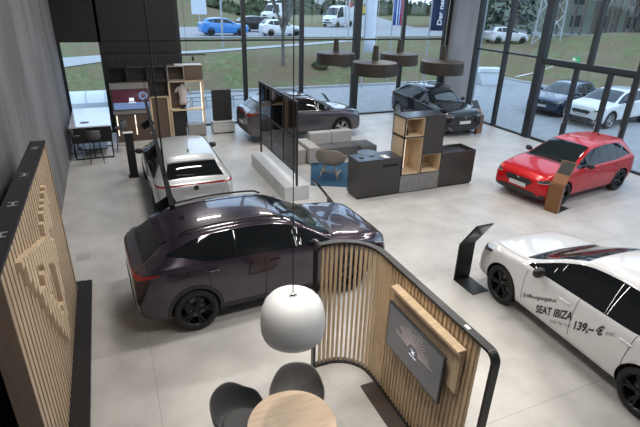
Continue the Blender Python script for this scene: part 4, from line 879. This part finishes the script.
B(-.60, .60, -.0365, -.034, -.34, -.10).build('picture_floor', 'scrb', o); m = MB().lathe([(.08, 0), (.15, 0), (.15, .002), (.08, .002)], n=24, mx=Matrix.Translation((.42, -.035, .12)) @ Matrix.Rotation(PI/2, 4, 'X')); m.build('picture_wheel', 'scrb', o); B(-.06, .10, -.039, -.0365, -.06, .06).box(-.09, .16, -.039, -.0365, -.12, -.09).build('picture_box', 'scrw', o)
o = thing('display_frame', 'open oak display frame with brown boxes on top, right of the screen board', 'shelf', (1.95, 18.4, 0))
openbox(0, .60, 2.15, 2.66, 'shelf_box', 'wood_b', dep=.42, par=o, th=.03); m = MB(); [m.box(*q) for q in ((0, .03, -.006, 0, 2.15, 2.66), (.57, .60, -.006, 0, 2.15, 2.66), (.03, .57, -.006, 0, 2.63, 2.66), (.03, .57, -.006, 0, 2.15, 2.18))]; m.build('box_edge', 'cabinet', o); B(.62, 1.27, 0, .42, 2.15, 2.63).build('closed_box', 'wood_b', o); B(.30, 1.27, 0, .42, 2.665, 2.69).build('top_panel', 'plinth', o)
m = MB()
for x, z1 in ((0, 2.13), (1.22, 2.13)):
    for y in (0, .37): m.box(x, x+.05, y, y+.05, 0 if x == 0 else .5, z1)
for y in (0, .37): m.box(.05, 1.22, y, y+.05, 2.08, 2.13)
m.build('oak_frame', 'wood_l', o); B(0, 1.27, 0, .42, 1.03, 1.07).build('shelf_board', 'wood_l', o); B(.05, .55, .36, .40, 1.07, 2.08).build('back_panel', 'wood_b', o)
B(.07, .52, .1, .38, .0, 1.03).build('dark_panel', 'matte', o); B(.60, 1.26, .02, .42, .05, .47).build('drawer', 'cabinet', o); B(.62, 1.24, .05, .40, 0, .05).build('base', 'black', o)
B(1.16, 1.185, .02, .04, .55, 2.05).build('light_strip', 'tube', o); MB().tube([(.80, .2, 1.07), (.80, .2, 2.05)], .012).build('rod', 'wcon', o)
o = thing('torso_form', 'pale headless torso display form on the oak shelf board', 'mannequin', (2.46, 18.6, 1.071))
rows = []
for z, a, b, cx in ((.16, .02, .02, 0), (.165, .15, .10, 0), (.28, .145, .10, 0), (.42, .125, .09, 0), (.55, .145, .10, 0), (.68, .18, .11, 0), (.76, .20, .10, 0), (.82, .16, .08, 0), (.85, .07, .06, 0), (.92, .055, .05, 0), (.93, .01, .01, 0)):
    rows.append([(a*math.cos(2*PI*i/24), b*math.sin(2*PI*i/24), z) for i in range(25)])
t2 = MB().grid(rows); t2.tube([(-.14, 0, .78), (-.23, .0, .70), (-.255, -.01, .60)], [.06, .05, .04], 12).tube([(.14, 0, .78), (.23, 0, .70), (.255, -.01, .60)], [.06, .05, .04], 12); t2.build('torso', 'torso', o, smooth=True)
MB().lathe([(0, .16), (.02, .16), (.02, .02), (.11, .015), (.11, 0), (0, 0)], n=20).build('pedestal', 'black', o)
# ---- bar table and stools in the left corner
o = thing('bar_table', 'long high table with glossy pale top in the left back corner', 'table', (-.78, 18.0, 0))
B(-.62, .62, -1.4, 1.5, 1.06, 1.1).build('tabletop', 'whitetop', o, bevel=.003); B(-.60, .60, -1.38, -1.34, .55, 1.06).build('apron', 'black', o); B(-.3, -.05, -.9, -.75, 1.1, 1.115).build('cable_flap', 'black', o)
for y in (-1.36, 0, 1.4):
    m = MB(); m.box(-.58, -.54, y, y+.04, 0, 1.06); m.box(.54, .58, y, y+.04, 0, 1.06); m.box(-.54, .54, y, y+.04, 0, .04); m.box(-.02, .02, y, y+.04, .04, 1.06); m.build('underframe', 'black', o)
B(-.40, .40, -1.0, 1.0, .2, .24).build('footrest', 'black', o)
def stool(lab, x, y, rz):
    o = thing('bar_stool', lab, 'stool', (x, y, 0), rz); z = .78
    MB().lathe([(0, z), (.17, z), (.2, z+.03), (.19, z+.06), (0, z+.05)], n=20).build('seat', 'shell', o, smooth=True)
    rows = [[(.20*math.sin(a), .20*math.cos(a), z+.05+h*(.8+.2*math.cos(a))) for a in [R(-100)+R(200)*i/14 for i in range(15)]] for h in (0, .1, .2, .26)]
    MB().grid(rows).build('backrest', 'shell', o, smooth=True, solid=.02)
    for sx in (-1, 1):
        for sy in (-1, 1): MB().tube([(sx*.12, sy*.12, z), (sx*.2, sy*.2, 0)], .011, 6).build('leg', 'black', o)
    m = MB(); q = .178; m.tube([(-q, -q, .25), (q, -q, .25), (q, q, .25), (-q, q, .25), (-q, -q, .25)], .009, 6); m.build('footring', 'black', o)
stool('black bar stool at the near left end of the long high table', -1.27, 16.95 - .2, R(90)-.3); stool('black bar stool at the front end of the long high table', -.72, 16.25, R(180)); stool('black bar stool at the right side of the long high table', .12, 17.3, R(-90)); 
# ---- small floor sockets
for i, (x, y, lab) in enumerate(((-1.02, 9.75, 'square floor socket cover near the slatted emblem wall'), (9.6, 12.6, 'square floor socket cover between the tower and the black car'))):
    tag(B(-.13, .13, -.13, .13, 0, .003).build('floor_socket', 'socket', loc=(x, y, 0)), lab, 'socket')
# ---- ceiling light panels (the lamps the lights above stand for)
i = 0
for x in (2.2, 6.4, 10.6):
    for y in (2.6, 7.2, 11.8, 16.4):
        tag(B(-.8, .8, -.18, .18, 0, .1).build('ceiling_light', 'black', loc=(x, y, 7.08)), 'black ceiling light housing in a regular row overhead', 'lamp', 'ceiling light housings')
